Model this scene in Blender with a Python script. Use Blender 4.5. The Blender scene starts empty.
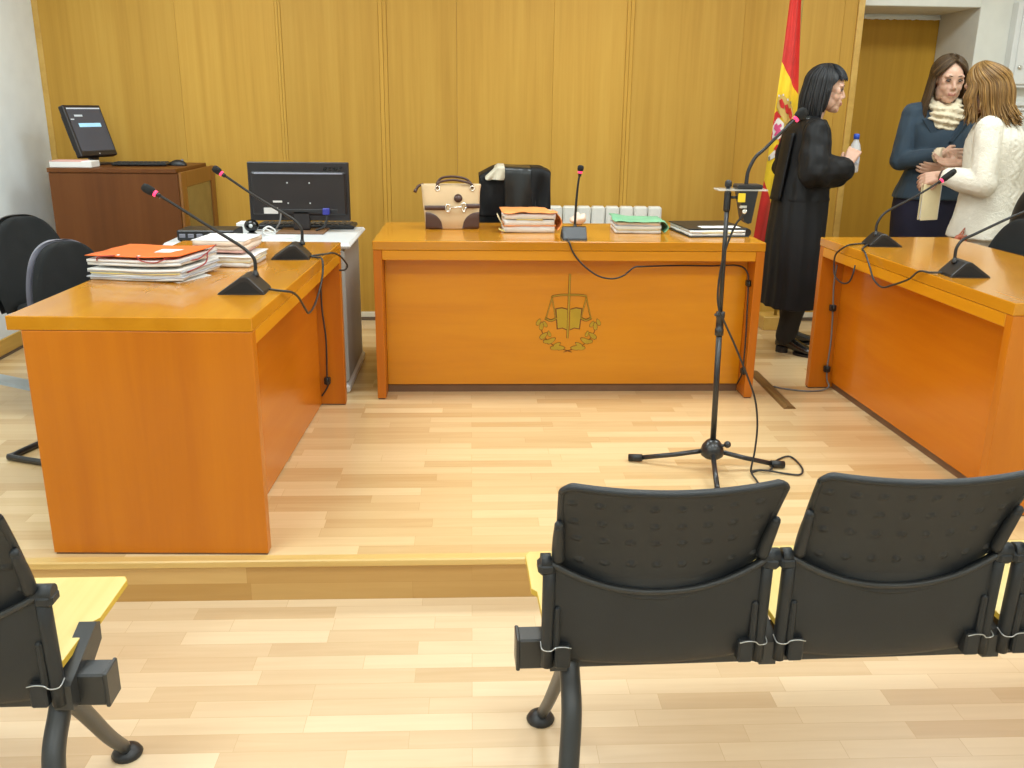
import bpy, bmesh, math, random
import numpy as np
from math import sin, cos, pi, radians as rad
from mathutils import Vector, Matrix, noise as mnoise
random.seed(7)
SC = bpy.context.scene
COL = SC.collection
PZ = 0.14                       # platform height above the lower floor
DZ = PZ + 0.76                  # desk top height

# ---------------------------------------------------------------- materials
def new_mat(name):
    m = bpy.data.materials.new(name); m.use_nodes = True
    return m, m.node_tree.nodes, m.node_tree.links, m.node_tree.nodes['Principled BSDF']

def plain(name, col, rough=0.5, metal=0.0, spec=0.5, bump=0, bscale=200, coat=0, emit=None, estr=0, var=0.12, sheen=0):
    m, N, L, P = new_mat(name)
    P.inputs['Roughness'].default_value = rough; P.inputs['Metallic'].default_value = metal
    P.inputs['Specular IOR Level'].default_value = spec
    P.inputs['Coat Weight'].default_value = coat; P.inputs['Coat Roughness'].default_value = 0.08
    if sheen:
        P.inputs['Sheen Weight'].default_value = sheen
    tc = N.new('ShaderNodeTexCoord'); nz = N.new('ShaderNodeTexNoise'); nz.inputs['Scale'].default_value = 9; nz.inputs['Detail'].default_value = 4
    L.new(tc.outputs['Object'], nz.inputs['Vector'])
    rp = N.new('ShaderNodeValToRGB')
    rp.color_ramp.elements[0].position = 0.3; rp.color_ramp.elements[1].position = 0.7
    rp.color_ramp.elements[0].color = [c * (1 - var) for c in col] + [1]; rp.color_ramp.elements[1].color = [min(1, c * (1 + var)) for c in col] + [1]
    L.new(nz.outputs['Fac'], rp.inputs['Fac']); L.new(rp.outputs['Color'], P.inputs['Base Color'])
    if bump:
        n2 = N.new('ShaderNodeTexNoise'); n2.inputs['Scale'].default_value = bscale; n2.inputs['Detail'].default_value = 3
        L.new(tc.outputs['Object'], n2.inputs['Vector'])
        b = N.new('ShaderNodeBump'); b.inputs['Strength'].default_value = bump; b.inputs['Distance'].default_value = 0.004
        L.new(n2.outputs['Fac'], b.inputs['Height']); L.new(b.outputs['Normal'], P.inputs['Normal'])
    if emit:
        P.inputs['Emission Color'].default_value = list(emit) + [1]; P.inputs['Emission Strength'].default_value = estr
    return m

def wood(name, c_dark, c_mid, c_light, grain=(1.2, 26, 26), rough=0.35, coat=0.0, island=0.0, blotch=0.5, spec=0.5):
    """wood with streaks drawn out along one axis; grain = noise frequency per axis (small = along the grain)"""
    m, N, L, P = new_mat(name)
    P.inputs['Roughness'].default_value = rough; P.inputs['Coat Weight'].default_value = coat; P.inputs['Coat Roughness'].default_value = 0.06
    P.inputs['Specular IOR Level'].default_value = spec
    tc = N.new('ShaderNodeTexCoord'); mp = N.new('ShaderNodeMapping'); mp.inputs['Scale'].default_value = grain
    geo = N.new('ShaderNodeNewGeometry')
    add = N.new('ShaderNodeVectorMath'); add.operation = 'ADD'
    sc = N.new('ShaderNodeVectorMath'); sc.operation = 'SCALE'; sc.inputs['Scale'].default_value = 7.0
    cmb = N.new('ShaderNodeCombineXYZ')
    for k in 'XYZ': L.new(geo.outputs['Random Per Island'], cmb.inputs[k])
    L.new(cmb.outputs[0], sc.inputs[0]); L.new(tc.outputs['Object'], add.inputs[0]); L.new(sc.outputs[0], add.inputs[1])
    L.new(add.outputs[0], mp.inputs['Vector'])
    n1 = N.new('ShaderNodeTexNoise'); n1.inputs['Scale'].default_value = 1.0; n1.inputs['Detail'].default_value = 7; n1.inputs['Roughness'].default_value = 0.62; n1.inputs['Distortion'].default_value = 0.35
    L.new(mp.outputs[0], n1.inputs['Vector'])
    mp2 = N.new('ShaderNodeMapping'); mp2.inputs['Scale'].default_value = [g * 0.16 for g in grain]
    n2 = N.new('ShaderNodeTexNoise'); n2.inputs['Scale'].default_value = 1.0; n2.inputs['Detail'].default_value = 2; n2.inputs['Distortion'].default_value = 1.2
    L.new(add.outputs[0], mp2.inputs['Vector']); L.new(mp2.outputs[0], n2.inputs['Vector'])
    mx = N.new('ShaderNodeMix'); mx.data_type = 'FLOAT'; mx.inputs['Factor'].default_value = blotch
    L.new(n1.outputs['Fac'], mx.inputs['A']); L.new(n2.outputs['Fac'], mx.inputs['B'])
    rp = N.new('ShaderNodeValToRGB'); e = rp.color_ramp.elements
    e[0].position = 0.30; e[0].color = list(c_dark) + [1]; e[1].position = 0.72; e[1].color = list(c_light) + [1]
    q = e.new(0.5); q.color = list(c_mid) + [1]
    L.new(mx.outputs['Result'], rp.inputs['Fac'])
    hs = N.new('ShaderNodeHueSaturation')
    if island:
        mr = N.new('ShaderNodeMapRange'); mr.inputs['To Min'].default_value = 1 - island; mr.inputs['To Max'].default_value = 1 + island
        L.new(geo.outputs['Random Per Island'], mr.inputs['Value']); L.new(mr.outputs[0], hs.inputs['Value'])
    L.new(rp.outputs['Color'], hs.inputs['Color']); L.new(hs.outputs['Color'], P.inputs['Base Color'])
    return m

def parquet(name, c1, c2, rough=0.3, row=0.066, length=0.42, upright=False):
    m, N, L, P = new_mat(name)
    P.inputs['Roughness'].default_value = rough
    P.inputs['Coat Weight'].default_value = 0.25; P.inputs['Coat Roughness'].default_value = 0.12
    tc = N.new('ShaderNodeTexCoord'); src = tc.outputs['Object']
    if upright:
        sp_ = N.new('ShaderNodeSeparateXYZ'); cb_ = N.new('ShaderNodeCombineXYZ'); L.new(src, sp_.inputs[0])
        L.new(sp_.outputs['X'], cb_.inputs['X']); L.new(sp_.outputs['Z'], cb_.inputs['Y']); L.new(sp_.outputs['Y'], cb_.inputs['Z']); src = cb_.outputs[0]
    def brick(off, freq, sq, ln, rw):
        b = N.new('ShaderNodeTexBrick'); b.inputs['Scale'].default_value = 1.0
        b.inputs['Brick Width'].default_value = ln; b.inputs['Row Height'].default_value = rw
        b.inputs['Mortar Size'].default_value = 0.0006; b.inputs['Mortar Smooth'].default_value = 0.2
        b.offset = off; b.offset_frequency = freq; b.squash = sq; b.squash_frequency = 3
        b.inputs['Color1'].default_value = (0, 0, 0, 1); b.inputs['Color2'].default_value = (1, 1, 1, 1); b.inputs['Mortar'].default_value = (0.15, 0.15, 0.15, 1)
        L.new(src, b.inputs['Vector']); return b
    b1 = brick(0.37, 2, 0.72, length, row)
    mp = N.new('ShaderNodeMapping'); mp.inputs['Scale'].default_value = (2.2, 34, 34)
    add = N.new('ShaderNodeVectorMath'); add.operation = 'ADD'
    sc = N.new('ShaderNodeVectorMath'); sc.operation = 'SCALE'; sc.inputs['Scale'].default_value = 3.7
    L.new(b1.outputs['Color'], sc.inputs[0]); L.new(src, add.inputs[0]); L.new(sc.outputs[0], add.inputs[1]); L.new(add.outputs[0], mp.inputs['Vector'])
    n1 = N.new('ShaderNodeTexNoise'); n1.inputs['Scale'].default_value = 1; n1.inputs['Detail'].default_value = 5; n1.inputs['Distortion'].default_value = 0.9
    L.new(mp.outputs[0], n1.inputs['Vector'])
    mx = N.new('ShaderNodeMix'); mx.data_type = 'FLOAT'; mx.inputs['Factor'].default_value = 0.42
    L.new(b1.outputs['Color'], mx.inputs['A']); L.new(n1.outputs['Fac'], mx.inputs['B'])
    rp = N.new('ShaderNodeValToRGB'); e = rp.color_ramp.elements
    e[0].position = 0.12; e[0].color = list(c1) + [1]; e[1].position = 0.8; e[1].color = list(c2) + [1]
    L.new(mx.outputs['Result'], rp.inputs['Fac'])
    mm = N.new('ShaderNodeMix'); mm.data_type = 'RGBA'; mm.blend_type = 'MULTIPLY'
    L.new(b1.outputs['Fac'], mm.inputs['Factor']); L.new(rp.outputs['Color'], mm.inputs['A']); mm.inputs['B'].default_value = (0.88, 0.82, 0.72, 1)
    L.new(mm.outputs['Result'], P.inputs['Base Color'])
    return m

M = {}
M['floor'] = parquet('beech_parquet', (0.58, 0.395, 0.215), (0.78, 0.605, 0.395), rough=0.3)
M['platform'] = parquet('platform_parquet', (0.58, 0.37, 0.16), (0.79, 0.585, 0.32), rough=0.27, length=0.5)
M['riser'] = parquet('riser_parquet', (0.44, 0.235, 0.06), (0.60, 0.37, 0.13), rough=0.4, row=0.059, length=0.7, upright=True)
M['panel'] = wood('oak_wall_panel', (0.45, 0.240, 0.034), (0.54, 0.302, 0.048), (0.61, 0.36, 0.066), grain=(30, 30, 1.0), rough=0.5, island=0.07, blotch=0.5, spec=0.25)
M['door'] = wood('door_veneer', (0.44, 0.23, 0.022), (0.50, 0.27, 0.028), (0.56, 0.31, 0.036), grain=(26, 26, 0.9), rough=0.5, blotch=0.4, spec=0.2)
M['nosing'] = wood('nosing_wood', (0.55, 0.34, 0.10), (0.66, 0.44, 0.15), (0.74, 0.52, 0.20), grain=(2, 40, 40), rough=0.35)
M['top'] = wood('worktop_veneer', (0.46, 0.170, 0.006), (0.54, 0.215, 0.009), (0.61, 0.262, 0.014), grain=(1.5, 15, 15), rough=0.18, coat=0.3, blotch=0.55)
M['edge'] = wood('desk_edge_veneer', (0.57, 0.215, 0.005), (0.65, 0.258, 0.007), (0.71, 0.305, 0.010), grain=(1.5, 18, 18), rough=0.3, coat=0.1, blotch=0.5)
M['side'] = wood('desk_side_veneer', (0.43, 0.112, 0.002), (0.52, 0.150, 0.003), (0.61, 0.195, 0.004), grain=(13, 13, 1.0), rough=0.34, coat=0.08, blotch=0.55)
M['front'] = wood('modesty_veneer', (0.53, 0.180, 0.003), (0.64, 0.240, 0.004), (0.72, 0.300, 0.007), grain=(1.3, 12, 14), rough=0.28, coat=0.12, blotch=0.6)
M['front_warm'] = wood('modesty_veneer_red', (0.50, 0.125, 0.002), (0.58, 0.162, 0.003), (0.65, 0.205, 0.005), grain=(1.3, 12, 14), rough=0.26, coat=0.2, blotch=0.6)
M['plinth'] = plain('plinth_brown', (0.17, 0.085, 0.04), 0.6)
M['cabinet'] = wood('walnut_veneer', (0.105, 0.032, 0.005), (0.140, 0.044, 0.008), (0.175, 0.060, 0.012), grain=(22, 22, 1.0), rough=0.42, spec=0.3, blotch=0.5)
M['cabinet_frame'] = wood('walnut_frame', (0.19, 0.07, 0.012), (0.23, 0.09, 0.016), (0.27, 0.115, 0.022), grain=(22, 22, 1.2), rough=0.35)
M['olive_glass'] = plain('smoked_glass', (0.20, 0.15, 0.055), 0.15, spec=0.6)
M['wall_white'] = plain('white_plaster', (0.80, 0.85, 0.86), 0.85, bump=0.12, bscale=120, var=0.03)
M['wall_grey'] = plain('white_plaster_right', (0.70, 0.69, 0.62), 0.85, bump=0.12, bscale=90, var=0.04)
M['ceiling'] = plain('ceiling_white', (0.8, 0.8, 0.77), 0.9, var=0.02)
M['skirt_white'] = plain('pale_skirting', (0.72, 0.66, 0.52), 0.5)
M['skirt_dark'] = plain('dark_skirting', (0.13, 0.09, 0.06), 0.5)
M['skirt_wood'] = wood('wood_skirting', (0.50, 0.29, 0.06), (0.6, 0.36, 0.08), (0.66, 0.42, 0.11), grain=(30, 1.5, 30), rough=0.4)
M['black'] = plain('black_plastic', (0.014, 0.014, 0.015), 0.42, bump=0.10, bscale=500)
M['black_satin'] = plain('black_satin_metal', (0.02, 0.02, 0.021), 0.3, spec=0.6)
M['chair_plastic'] = plain('charcoal_plastic', (0.021, 0.0235, 0.026), 0.42, bump=0.22, bscale=700, spec=0.38)
M['chair_metal'] = plain('charcoal_painted_metal', (0.028, 0.029, 0.029), 0.35, bump=0.1, bscale=600)
M['seat_wood'] = wood('yellow_seat_laminate', (0.64, 0.46, 0.15), (0.69, 0.52, 0.19), (0.73, 0.57, 0.23), grain=(40, 2, 40), rough=0.3)
M['seat_edge'] = plain('seat_edge_yellow', (0.62, 0.40, 0.04), 0.4)
M['wire'] = plain('silver_wire', (0.62, 0.65, 0.66), 0.3, metal=0.8)
M['fabric'] = plain('charcoal_fabric', (0.022, 0.0235, 0.024), 0.95, bump=0.6, bscale=420, spec=0.2)
M['shell'] = plain('grey_shell_rim', (0.22, 0.22, 0.27), 0.4)
M['foam'] = plain('mic_foam', (0.012, 0.012, 0.012), 0.9, bump=0.5, bscale=900)
M['gooseneck'] = plain('gooseneck_black', (0.03, 0.03, 0.03), 0.35, metal=0.4)
M['ring'] = plain('red_light_ring', (0.8, 0.03, 0.10), 0.4, emit=(1.0, 0.05, 0.16), estr=1.6)
M['cable'] = plain('black_cable', (0.02, 0.02, 0.02), 0.5)
M['grey_cable'] = plain('grey_cable', (0.16, 0.15, 0.14), 0.5)
M['paper'] = plain('paper_white', (0.80, 0.79, 0.76), 0.8, var=0.05)
M['paper_cream'] = plain('paper_cream', (0.76, 0.64, 0.38), 0.8, var=0.08)
M['paper_yellow'] = plain('paper_yellow', (0.78, 0.62, 0.22), 0.8)
M['paper_grey'] = plain('paper_grey_blue', (0.50, 0.51, 0.56), 0.8)
M['paper_pink'] = plain('paper_pink', (0.74, 0.42, 0.36), 0.8)
M['paper_blush'] = plain('paper_blush', (0.80, 0.63, 0.50), 0.8, var=0.07)
M['orange'] = plain('orange_card', (0.80, 0.145, 0.012), 0.5)
M['salmon'] = plain('salmon_card', (0.82, 0.30, 0.085), 0.6)
M['green'] = plain('green_card', (0.20, 0.46, 0.27), 0.6)
M['band'] = plain('dark_red_elastic', (0.32, 0.02, 0.02), 0.6)
M['canvas'] = plain('beige_canvas', (0.62, 0.45, 0.26), 0.8, bump=0.3, bscale=500, var=0.06)
M['brown_leather'] = plain('brown_leather', (0.065, 0.026, 0.016), 0.4, bump=0.2, bscale=250)
M['silver'] = plain('silver_metal', (0.75, 0.72, 0.66), 0.22, metal=0.9)
M['robe'] = plain('black_robe_cloth', (0.0085, 0.0085, 0.009), 0.6, bump=0.2, bscale=160, spec=0.25)
M['satin'] = plain('black_satin', (0.014, 0.016, 0.016), 0.33)
M['lining'] = plain('pale_lining', (0.60, 0.55, 0.42), 0.7)
M['radiator'] = plain('white_enamel', (0.80, 0.79, 0.72), 0.35, var=0.02)
M['table_white'] = plain('pale_grey_laminate', (0.66, 0.67, 0.67), 0.4, var=0.02)
M['table_grey'] = plain('grey_panel', (0.40, 0.42, 0.41), 0.5, var=0.03)
M['monitor'] = plain('monitor_black', (0.017, 0.014, 0.015), 0.35, bump=0.05, bscale=400)
M['logo'] = plain('glossy_black_logo', (0.003, 0.003, 0.003), 0.12)
M['screen'] = plain('screen_dark', (0.045, 0.05, 0.065), 0.2, emit=(0.10, 0.115, 0.15), estr=0.22, var=0.05)
M['screen_line'] = plain('screen_grey', (0.5, 0.55, 0.6), 0.4, emit=(0.5, 0.55, 0.6), estr=0.3)
M['screen_blue'] = plain('screen_blue', (0.3, 0.55, 0.7), 0.4, emit=(0.35, 0.62, 0.78), estr=0.6)
M['vga'] = plain('blue_plug', (0.035, 0.04, 0.30), 0.4)
M['sticker'] = plain('pale_sticker', (0.62, 0.58, 0.54), 0.6)
M['gold'] = plain('gilded_inlay', (0.46, 0.30, 0.018), 0.4, metal=0.1)
M['gold_dark'] = plain('engraved_outline', (0.16, 0.045, 0.006), 0.5)
M['channel'] = plain('brown_cable_cover', (0.19, 0.105, 0.035), 0.4)
M['grey_strip'] = plain('grey_cable_cover', (0.40, 0.44, 0.45), 0.45)
M['flag_red'] = plain('flag_red', (0.62, 0.022, 0.012), 0.6, sheen=0.2)
M['flag_yellow'] = plain('flag_yellow', (0.86, 0.56, 0.012), 0.6, sheen=0.2)
M['arms_gold'] = plain('arms_gold', (0.62, 0.40, 0.10), 0.6)
M['arms_white'] = plain('arms_white', (0.78, 0.70, 0.62), 0.7)
M['arms_pink'] = plain('arms_pink', (0.66, 0.08, 0.20), 0.7)
M['arms_red'] = plain('arms_red', (0.58, 0.02, 0.015), 0.7)
M['arms_grey'] = plain('arms_grey', (0.28, 0.24, 0.16), 0.7)
M['pole'] = plain('flag_pole_metal', (0.5, 0.38, 0.12), 0.3, metal=0.7)
M['enamel_box'] = plain('white_cabinet_enamel', (0.72, 0.72, 0.69), 0.4, var=0.02)
M['yellow_tag'] = plain('yellow_tag', (0.80, 0.55, 0.02), 0.5)
M['clip'] = plain('black_clip', (0.01, 0.01, 0.01), 0.4)
M['button'] = plain('grey_button', (0.62, 0.64, 0.64), 0.4)
M['tan_paper'] = plain('crumpled_tan_paper', (0.62, 0.42, 0.25), 0.75)
M['red_bag'] = plain('reddish_leather', (0.36, 0.085, 0.035), 0.5)
def clear_mat(name, col, rough=0.03, alpha=0.35):
    m, N, L, P = new_mat(name)
    nz = N.new('ShaderNodeTexNoise'); nz.inputs['Scale'].default_value = 30
    mr = N.new('ShaderNodeMapRange'); mr.inputs['To Min'].default_value = rough; mr.inputs['To Max'].default_value = rough + 0.05
    L.new(nz.outputs['Fac'], mr.inputs['Value']); L.new(mr.outputs[0], P.inputs['Roughness'])
    P.inputs['Base Color'].default_value = list(col) + [1]; P.inputs['Alpha'].default_value = alpha
    return m
M['clear'] = clear_mat('clear_plastic', (0.85, 0.90, 0.95), 0.03, 0.42)
M['acrylic'] = clear_mat('clear_acrylic', (0.85, 0.85, 0.80), 0.05, 0.45)

# ---------------------------------------------------------------- mesh builder
class MB:
    def __init__(s): s.v, s.f, s.m, s.sm = [], [], [], []
    def add(s, verts, faces, mat=0, smooth=False):
        o = len(s.v); s.v += [tuple(p) for p in verts]
        for f in faces: s.f.append(tuple(i + o for i in f)); s.m.append(mat); s.sm.append(smooth)
        return s
    def box(s, lo, hi, bevel=0.003, mat=0, R=None, c=None):
        lo, hi = np.minimum(lo, hi), np.maximum(lo, hi)
        b = min(bevel, 0.45 * float(min(hi - lo)))
        if b <= 1e-5:
            vs = [(x, y, z) for x in (lo[0], hi[0]) for y in (lo[1], hi[1]) for z in (lo[2], hi[2])]
            fs = [(0, 1, 3, 2), (4, 6, 7, 5), (0, 4, 5, 1), (2, 3, 7, 6), (0, 2, 6, 4), (1, 5, 7, 3)]
        else:
            vs, fs, idx = [], [], {}
            for i in (0, 1):
                for j in (0, 1):
                    for k in (0, 1):
                        cn = [(lo, hi)[i][0], (lo, hi)[j][1], (lo, hi)[k][2]]; sg = [1 - 2 * i, 1 - 2 * j, 1 - 2 * k]
                        for a in range(3):
                            p = [cn[q] + (0 if q == a else sg[q] * b) for q in range(3)]
                            idx[(i, j, k, a)] = len(vs); vs.append(tuple(p))
            for a in range(3):
                u, w = (a + 1) % 3, (a + 2) % 3
                for d in (0, 1):
                    q = []
                    for (e, g) in ((0, 0), (1, 0), (1, 1), (0, 1)):
                        t = [0, 0, 0]; t[a] = d; t[u] = e; t[w] = g; q.append(idx[(*t, a)])
                    fs.append(tuple(q if d else q[::-1]))
                for e in (0, 1):
                    for g in (0, 1):
                        t0 = [0, 0, 0]; t0[u] = e; t0[w] = g; t1 = list(t0); t1[a] = 1
                        q = [idx[(*t0, u)], idx[(*t1, u)], idx[(*t1, w)], idx[(*t0, w)]]
                        fs.append(tuple(q if (e == g) else q[::-1]))
            for i in (0, 1):
                for j in (0, 1):
                    for k in (0, 1):
                        q = [idx[(i, j, k, a)] for a in range(3)]
                        fs.append(tuple(q if (i + j + k) % 2 else q[::-1]))
        if R is not None:
            c0 = Vector(c) if c is not None else Vector((lo + hi) / 2)
            vs = [tuple(c0 + R @ (Vector(p) - c0)) for p in vs]
        return s.add(vs, fs, mat)
    def rings(s, rings, mat=0, cap=True, smooth=True, closed=True):
        n = len(rings[0]); vs = [p for r in rings for p in r]; fs = []
        for i in range(len(rings) - 1):
            for j in range(n if closed else n - 1):
                a, b = i * n + j, i * n + (j + 1) % n
                fs.append((a, b, b + n, a + n))
        s.add(vs, fs, mat, smooth)
        if cap and closed:
            o = len(s.v) - len(vs)
            s.f.append(tuple(o + j for j in range(n))[::-1]); s.m.append(mat); s.sm.append(False)
            s.f.append(tuple(o + (len(rings) - 1) * n + j for j in range(n))); s.m.append(mat); s.sm.append(False)
        return s
    def tube(s, pts, r, seg=8, mat=0, sub=6, cap=True, flat=None):
        P = catmull(pts, sub) if sub > 1 and len(pts) > 2 else [Vector(p) for p in pts]
        n = len(P); rr = r if isinstance(r, (list, tuple)) else [r] * 2
        rad_ = lambda t: float(np.interp(t, np.linspace(0, 1, len(rr)), rr))
        T = [(P[min(i + 1, n - 1)] - P[max(i - 1, 0)]).normalized() for i in range(n)]
        up = Vector((0, 0, 1)) if abs(T[0].z) < 0.9 else Vector((1, 0, 0))
        nrm = (up - T[0] * up.dot(T[0])).normalized(); R_ = []
        for i in range(n):
            nrm = (nrm - T[i] * nrm.dot(T[i])).normalized(); b = T[i].cross(nrm)
            q = rad_(i / (n - 1)); fa, fb = flat or (1, 1)
            R_.append([tuple(P[i] + (nrm * cos(2 * pi * k / seg) * fa + b * sin(2 * pi * k / seg) * fb) * q) for k in range(seg)])
        return s.rings(R_, mat, cap)
    def lathe(s, prof, c=(0, 0, 0), seg=20, mat=0, axis=None):
        R_ = []
        q = Vector((0, 0, 1)).rotation_difference(Vector(axis).normalized()) if axis is not None else None
        for r, z in prof:
            ring = [Vector((max(r, 1e-4) * cos(2 * pi * k / seg), max(r, 1e-4) * sin(2 * pi * k / seg), z)) for k in range(seg)]
            if q: ring = [q @ p for p in ring]
            R_.append([tuple(p + Vector(c)) for p in ring])
        return s.rings(R_, mat)
    def prism(s, poly, a, b, axis='y', mat=0):
        """poly: 2-D outline; extruded from a to b along axis (poly is (x,z) for y, (y,z) for x, (x,y) for z)"""
        mk = {'y': lambda p, t: (p[0], t, p[1]), 'x': lambda p, t: (t, p[0], p[1]), 'z': lambda p, t: (p[0], p[1], t)}[axis]
        n = len(poly); vs = [mk(p, a) for p in poly] + [mk(p, b) for p in poly]
        fs = [(i, (i + 1) % n, (i + 1) % n + n, i + n) for i in range(n)] + [tuple(range(n))[::-1], tuple(range(n, 2 * n))]
        return s.add(vs, fs, mat)
    def ball(s, c, r, seg=16, mat=0, R=None):
        if not hasattr(r, '__len__'): r = (r, r, r)
        R_ = []
        for i in range(seg // 2 + 1):
            t = pi * i / (seg // 2); t = min(max(t, 0.03), pi - 0.03); ring = []
            for k in range(seg):
                p = Vector((r[0] * sin(t) * cos(2 * pi * k / seg), r[1] * sin(t) * sin(2 * pi * k / seg), -r[2] * cos(t)))
                if R is not None: p = R @ p
                ring.append(tuple(p + Vector(c)))
            R_.append(ring)
        return s.rings(R_, mat)
    def sheet(s, grid, th=0.0, mat=0, smooth=True):
        """grid[i][j] of points -> surface, given thickness th along the (rough) normal"""
        nu, nv = len(grid), len(grid[0]); G = np.array(grid, float)
        if th == 0:
            fs = [(i * nv + j, i * nv + j + 1, (i + 1) * nv + j + 1, (i + 1) * nv + j) for i in range(nu - 1) for j in range(nv - 1)]
            return s.add(G.reshape(-1, 3), fs, mat, smooth)
        du = np.gradient(G, axis=0); dv = np.gradient(G, axis=1); nn = np.cross(du, dv); nn /= np.linalg.norm(nn, axis=2, keepdims=True) + 1e-9
        B = G + nn * th; A = G.reshape(-1, 3); B = B.reshape(-1, 3); o = nu * nv; fs = []
        for i in range(nu - 1):
            for j in range(nv - 1):
                q = (i * nv + j, i * nv + j + 1, (i + 1) * nv + j + 1, (i + 1) * nv + j)
                fs.append(q[::-1]); fs.append(tuple(k + o for k in q))
        rim = [(0, j) for j in range(nv)] + [(i, nv - 1) for i in range(1, nu)] + [(nu - 1, j) for j in range(nv - 2, -1, -1)] + [(i, 0) for i in range(nu - 2, 0, -1)]
        ids = [i * nv + j for i, j in rim]
        for k in range(len(ids)):
            a, b = ids[k], ids[(k + 1) % len(ids)]; fs.append((a, b, b + o, a + o))
        return s.add(np.vstack([A, B]), fs, mat, smooth)
    def shift(s, d): s.v = [(p[0] + d[0], p[1] + d[1], p[2] + d[2]) for p in s.v]; return s

def catmull(pts, sub=6):
    P = [Vector(p) for p in pts]; P = [P[0] * 2 - P[1]] + P + [P[-1] * 2 - P[-2]]; out = []
    for i in range(1, len(P) - 2):
        for k in range(sub):
            t = k / sub; a, b, c, d = P[i - 1], P[i], P[i + 1], P[i + 2]
            out.append(0.5 * ((2 * b) + (c - a) * t + (2 * a - 5 * b + 4 * c - d) * t * t + (3 * b - a - 3 * c + d) * t ** 3))
    out.append(P[-2].copy()); return out

def build(name, mb, mats, parent=None, loc=None, world=False, fix=True):
    """link a builder as ONE mesh object; world=True: vertices are world positions, the origin goes to the base"""
    if not isinstance(mats, (list, tuple)): mats = [mats]
    if world and parent is None and loc is None:
        V = np.array(mb.v); lo, hi = V.min(0), V.max(0); loc = ((lo[0] + hi[0]) / 2, (lo[1] + hi[1]) / 2, lo[2])
    if world:
        d = loc if parent is None else parent.location
        mb.shift((-d[0], -d[1], -d[2]))
    me = bpy.data.meshes.new(name); me.from_pydata(mb.v, [], mb.f)
    for m in mats: me.materials.append(m)
    me.polygons.foreach_set('material_index', mb.m); me.polygons.foreach_set('use_smooth', mb.sm); me.update()
    if fix:
        bm = bmesh.new(); bm.from_mesh(me); bmesh.ops.recalc_face_normals(bm, faces=bm.faces); bm.to_mesh(me); bm.free()
    o = bpy.data.objects.new(name, me); COL.objects.link(o)
    if parent is not None: o.parent = parent
    if loc is not None: o.location = loc
    return o

def thing(name, label, cat, loc=(0, 0, 0), rotz=0.0, group=None):
    o = bpy.data.objects.new(name, None); COL.objects.link(o); o.empty_display_size = 0.1
    o.location = loc; o.rotation_euler = (0, 0, rotz); o['label'] = label; o['category'] = cat
    if group: o['group'] = group
    return o
def tag(o, label, cat, group=None):
    o['label'] = label; o['category'] = cat
    if group: o['group'] = group
    return o
def struct(o): o['kind'] = 'structure'; return o
def B(*boxes, bevel=0.003):
    m = MB()
    for b in boxes: m.box(np.array(b[0], float), np.array(b[1], float), bevel)
    return m
def dup(root, loc, rotz=None, label=None):
    r = root.copy(); COL.objects.link(r); r.location = loc
    if rotz is not None: r.rotation_euler = (0, 0, rotz)
    if label: r['label'] = label
    for ch in list(root.children):
        c = ch.copy(); COL.objects.link(c); c.parent = r
        for g in list(ch.children):
            d = g.copy(); COL.objects.link(d); d.parent = c
    return r
def cable(name, pts, label, r=0.004, mat='cable', group=None, cat='cable', sub=6):
    return tag(build(name, MB().tube(pts, r, 8, sub=sub), M[mat], world=True), label, cat, group)

# ---------------------------------------------------------------- the room
XL, XR, YB, YF, ZC = -2.58, 4.3, 5.86, -3.2, 2.86
YW = 5.9; YD = 6.4
struct(build('floor', B(((XL - .2, YF - .2, -0.1), (XR + .2, 2.60, 0)), bevel=0), M['floor']))
struct(build('floor_platform', B(((XL - .2, 2.565, -0.1), (XR + .2, 6.6, PZ)), bevel=0), M['platform']))
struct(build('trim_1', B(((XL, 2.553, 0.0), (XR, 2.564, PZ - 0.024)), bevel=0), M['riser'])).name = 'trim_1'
struct(build('trim_2', B(((XL, 2.545, PZ - 0.024), (XR, 2.585, PZ + 0.0015)), bevel=0.004), M['nosing']))
struct(build('ceiling', B(((XL - .2, YF - .2, ZC), (XR + .2, 6.6, ZC + 0.1)), bevel=0), M['ceiling']))
struct(build('wall_left', B(((XL - .15, YF - .2, 0), (XL, 6.6, ZC)), bevel=0), M['wall_white']))
struct(build('wall_right', B(((XR, YF - .2, 0), (XR + .15, 6.6, ZC)), bevel=0), M['wall_grey']))
struct(build('wall_rear', B(((XL - .15, YF - .15, 0), (XR + .15, YF, ZC)), bevel=0), M['wall_white']))
# panelled back wall: veneer boards with narrow cover strips between them
mb = MB()
seams = [XL, -1.755, -1.15, -0.53, -0.085, 0.504, 0.97, 1.667, 2.28, 2.362]
strips = {-1.15: 0.034, -0.53: 0.05, 0.97: 0.045}
for i in range(len(seams) - 1):
    a = seams[i] + strips.get(seams[i], 0) / 2; b = seams[i + 1] - strips.get(seams[i + 1], 0) / 2
    mb.box(np.array((a + .0003, YB, PZ + .05)), np.array((b - .0003, YB + .03, ZC)), 0.0015)
for x, w in strips.items():
    mb.box(np.array((x - w / 2 + .0004, YB - .004, PZ + .05)), np.array((x - .0008, YB + .03, ZC)), 0.0015)
    mb.box(np.array((x + .0004, YB - .004, PZ + .05)), np.array((x + w / 2 - .0004, YB + .03, ZC)), 0.0015)
struct(build('wall_back', mb, M['panel']))
struct(build('trim_3', B(((2.362, YB - .012, PZ), (2.402, YB + .5, ZC)), bevel=0.003), M['skirt_wood']))
struct(build('trim_4', B(((XL, YB - .006, PZ), (XL + .035, YB, ZC)), bevel=0.002), M['skirt_wood']))
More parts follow.
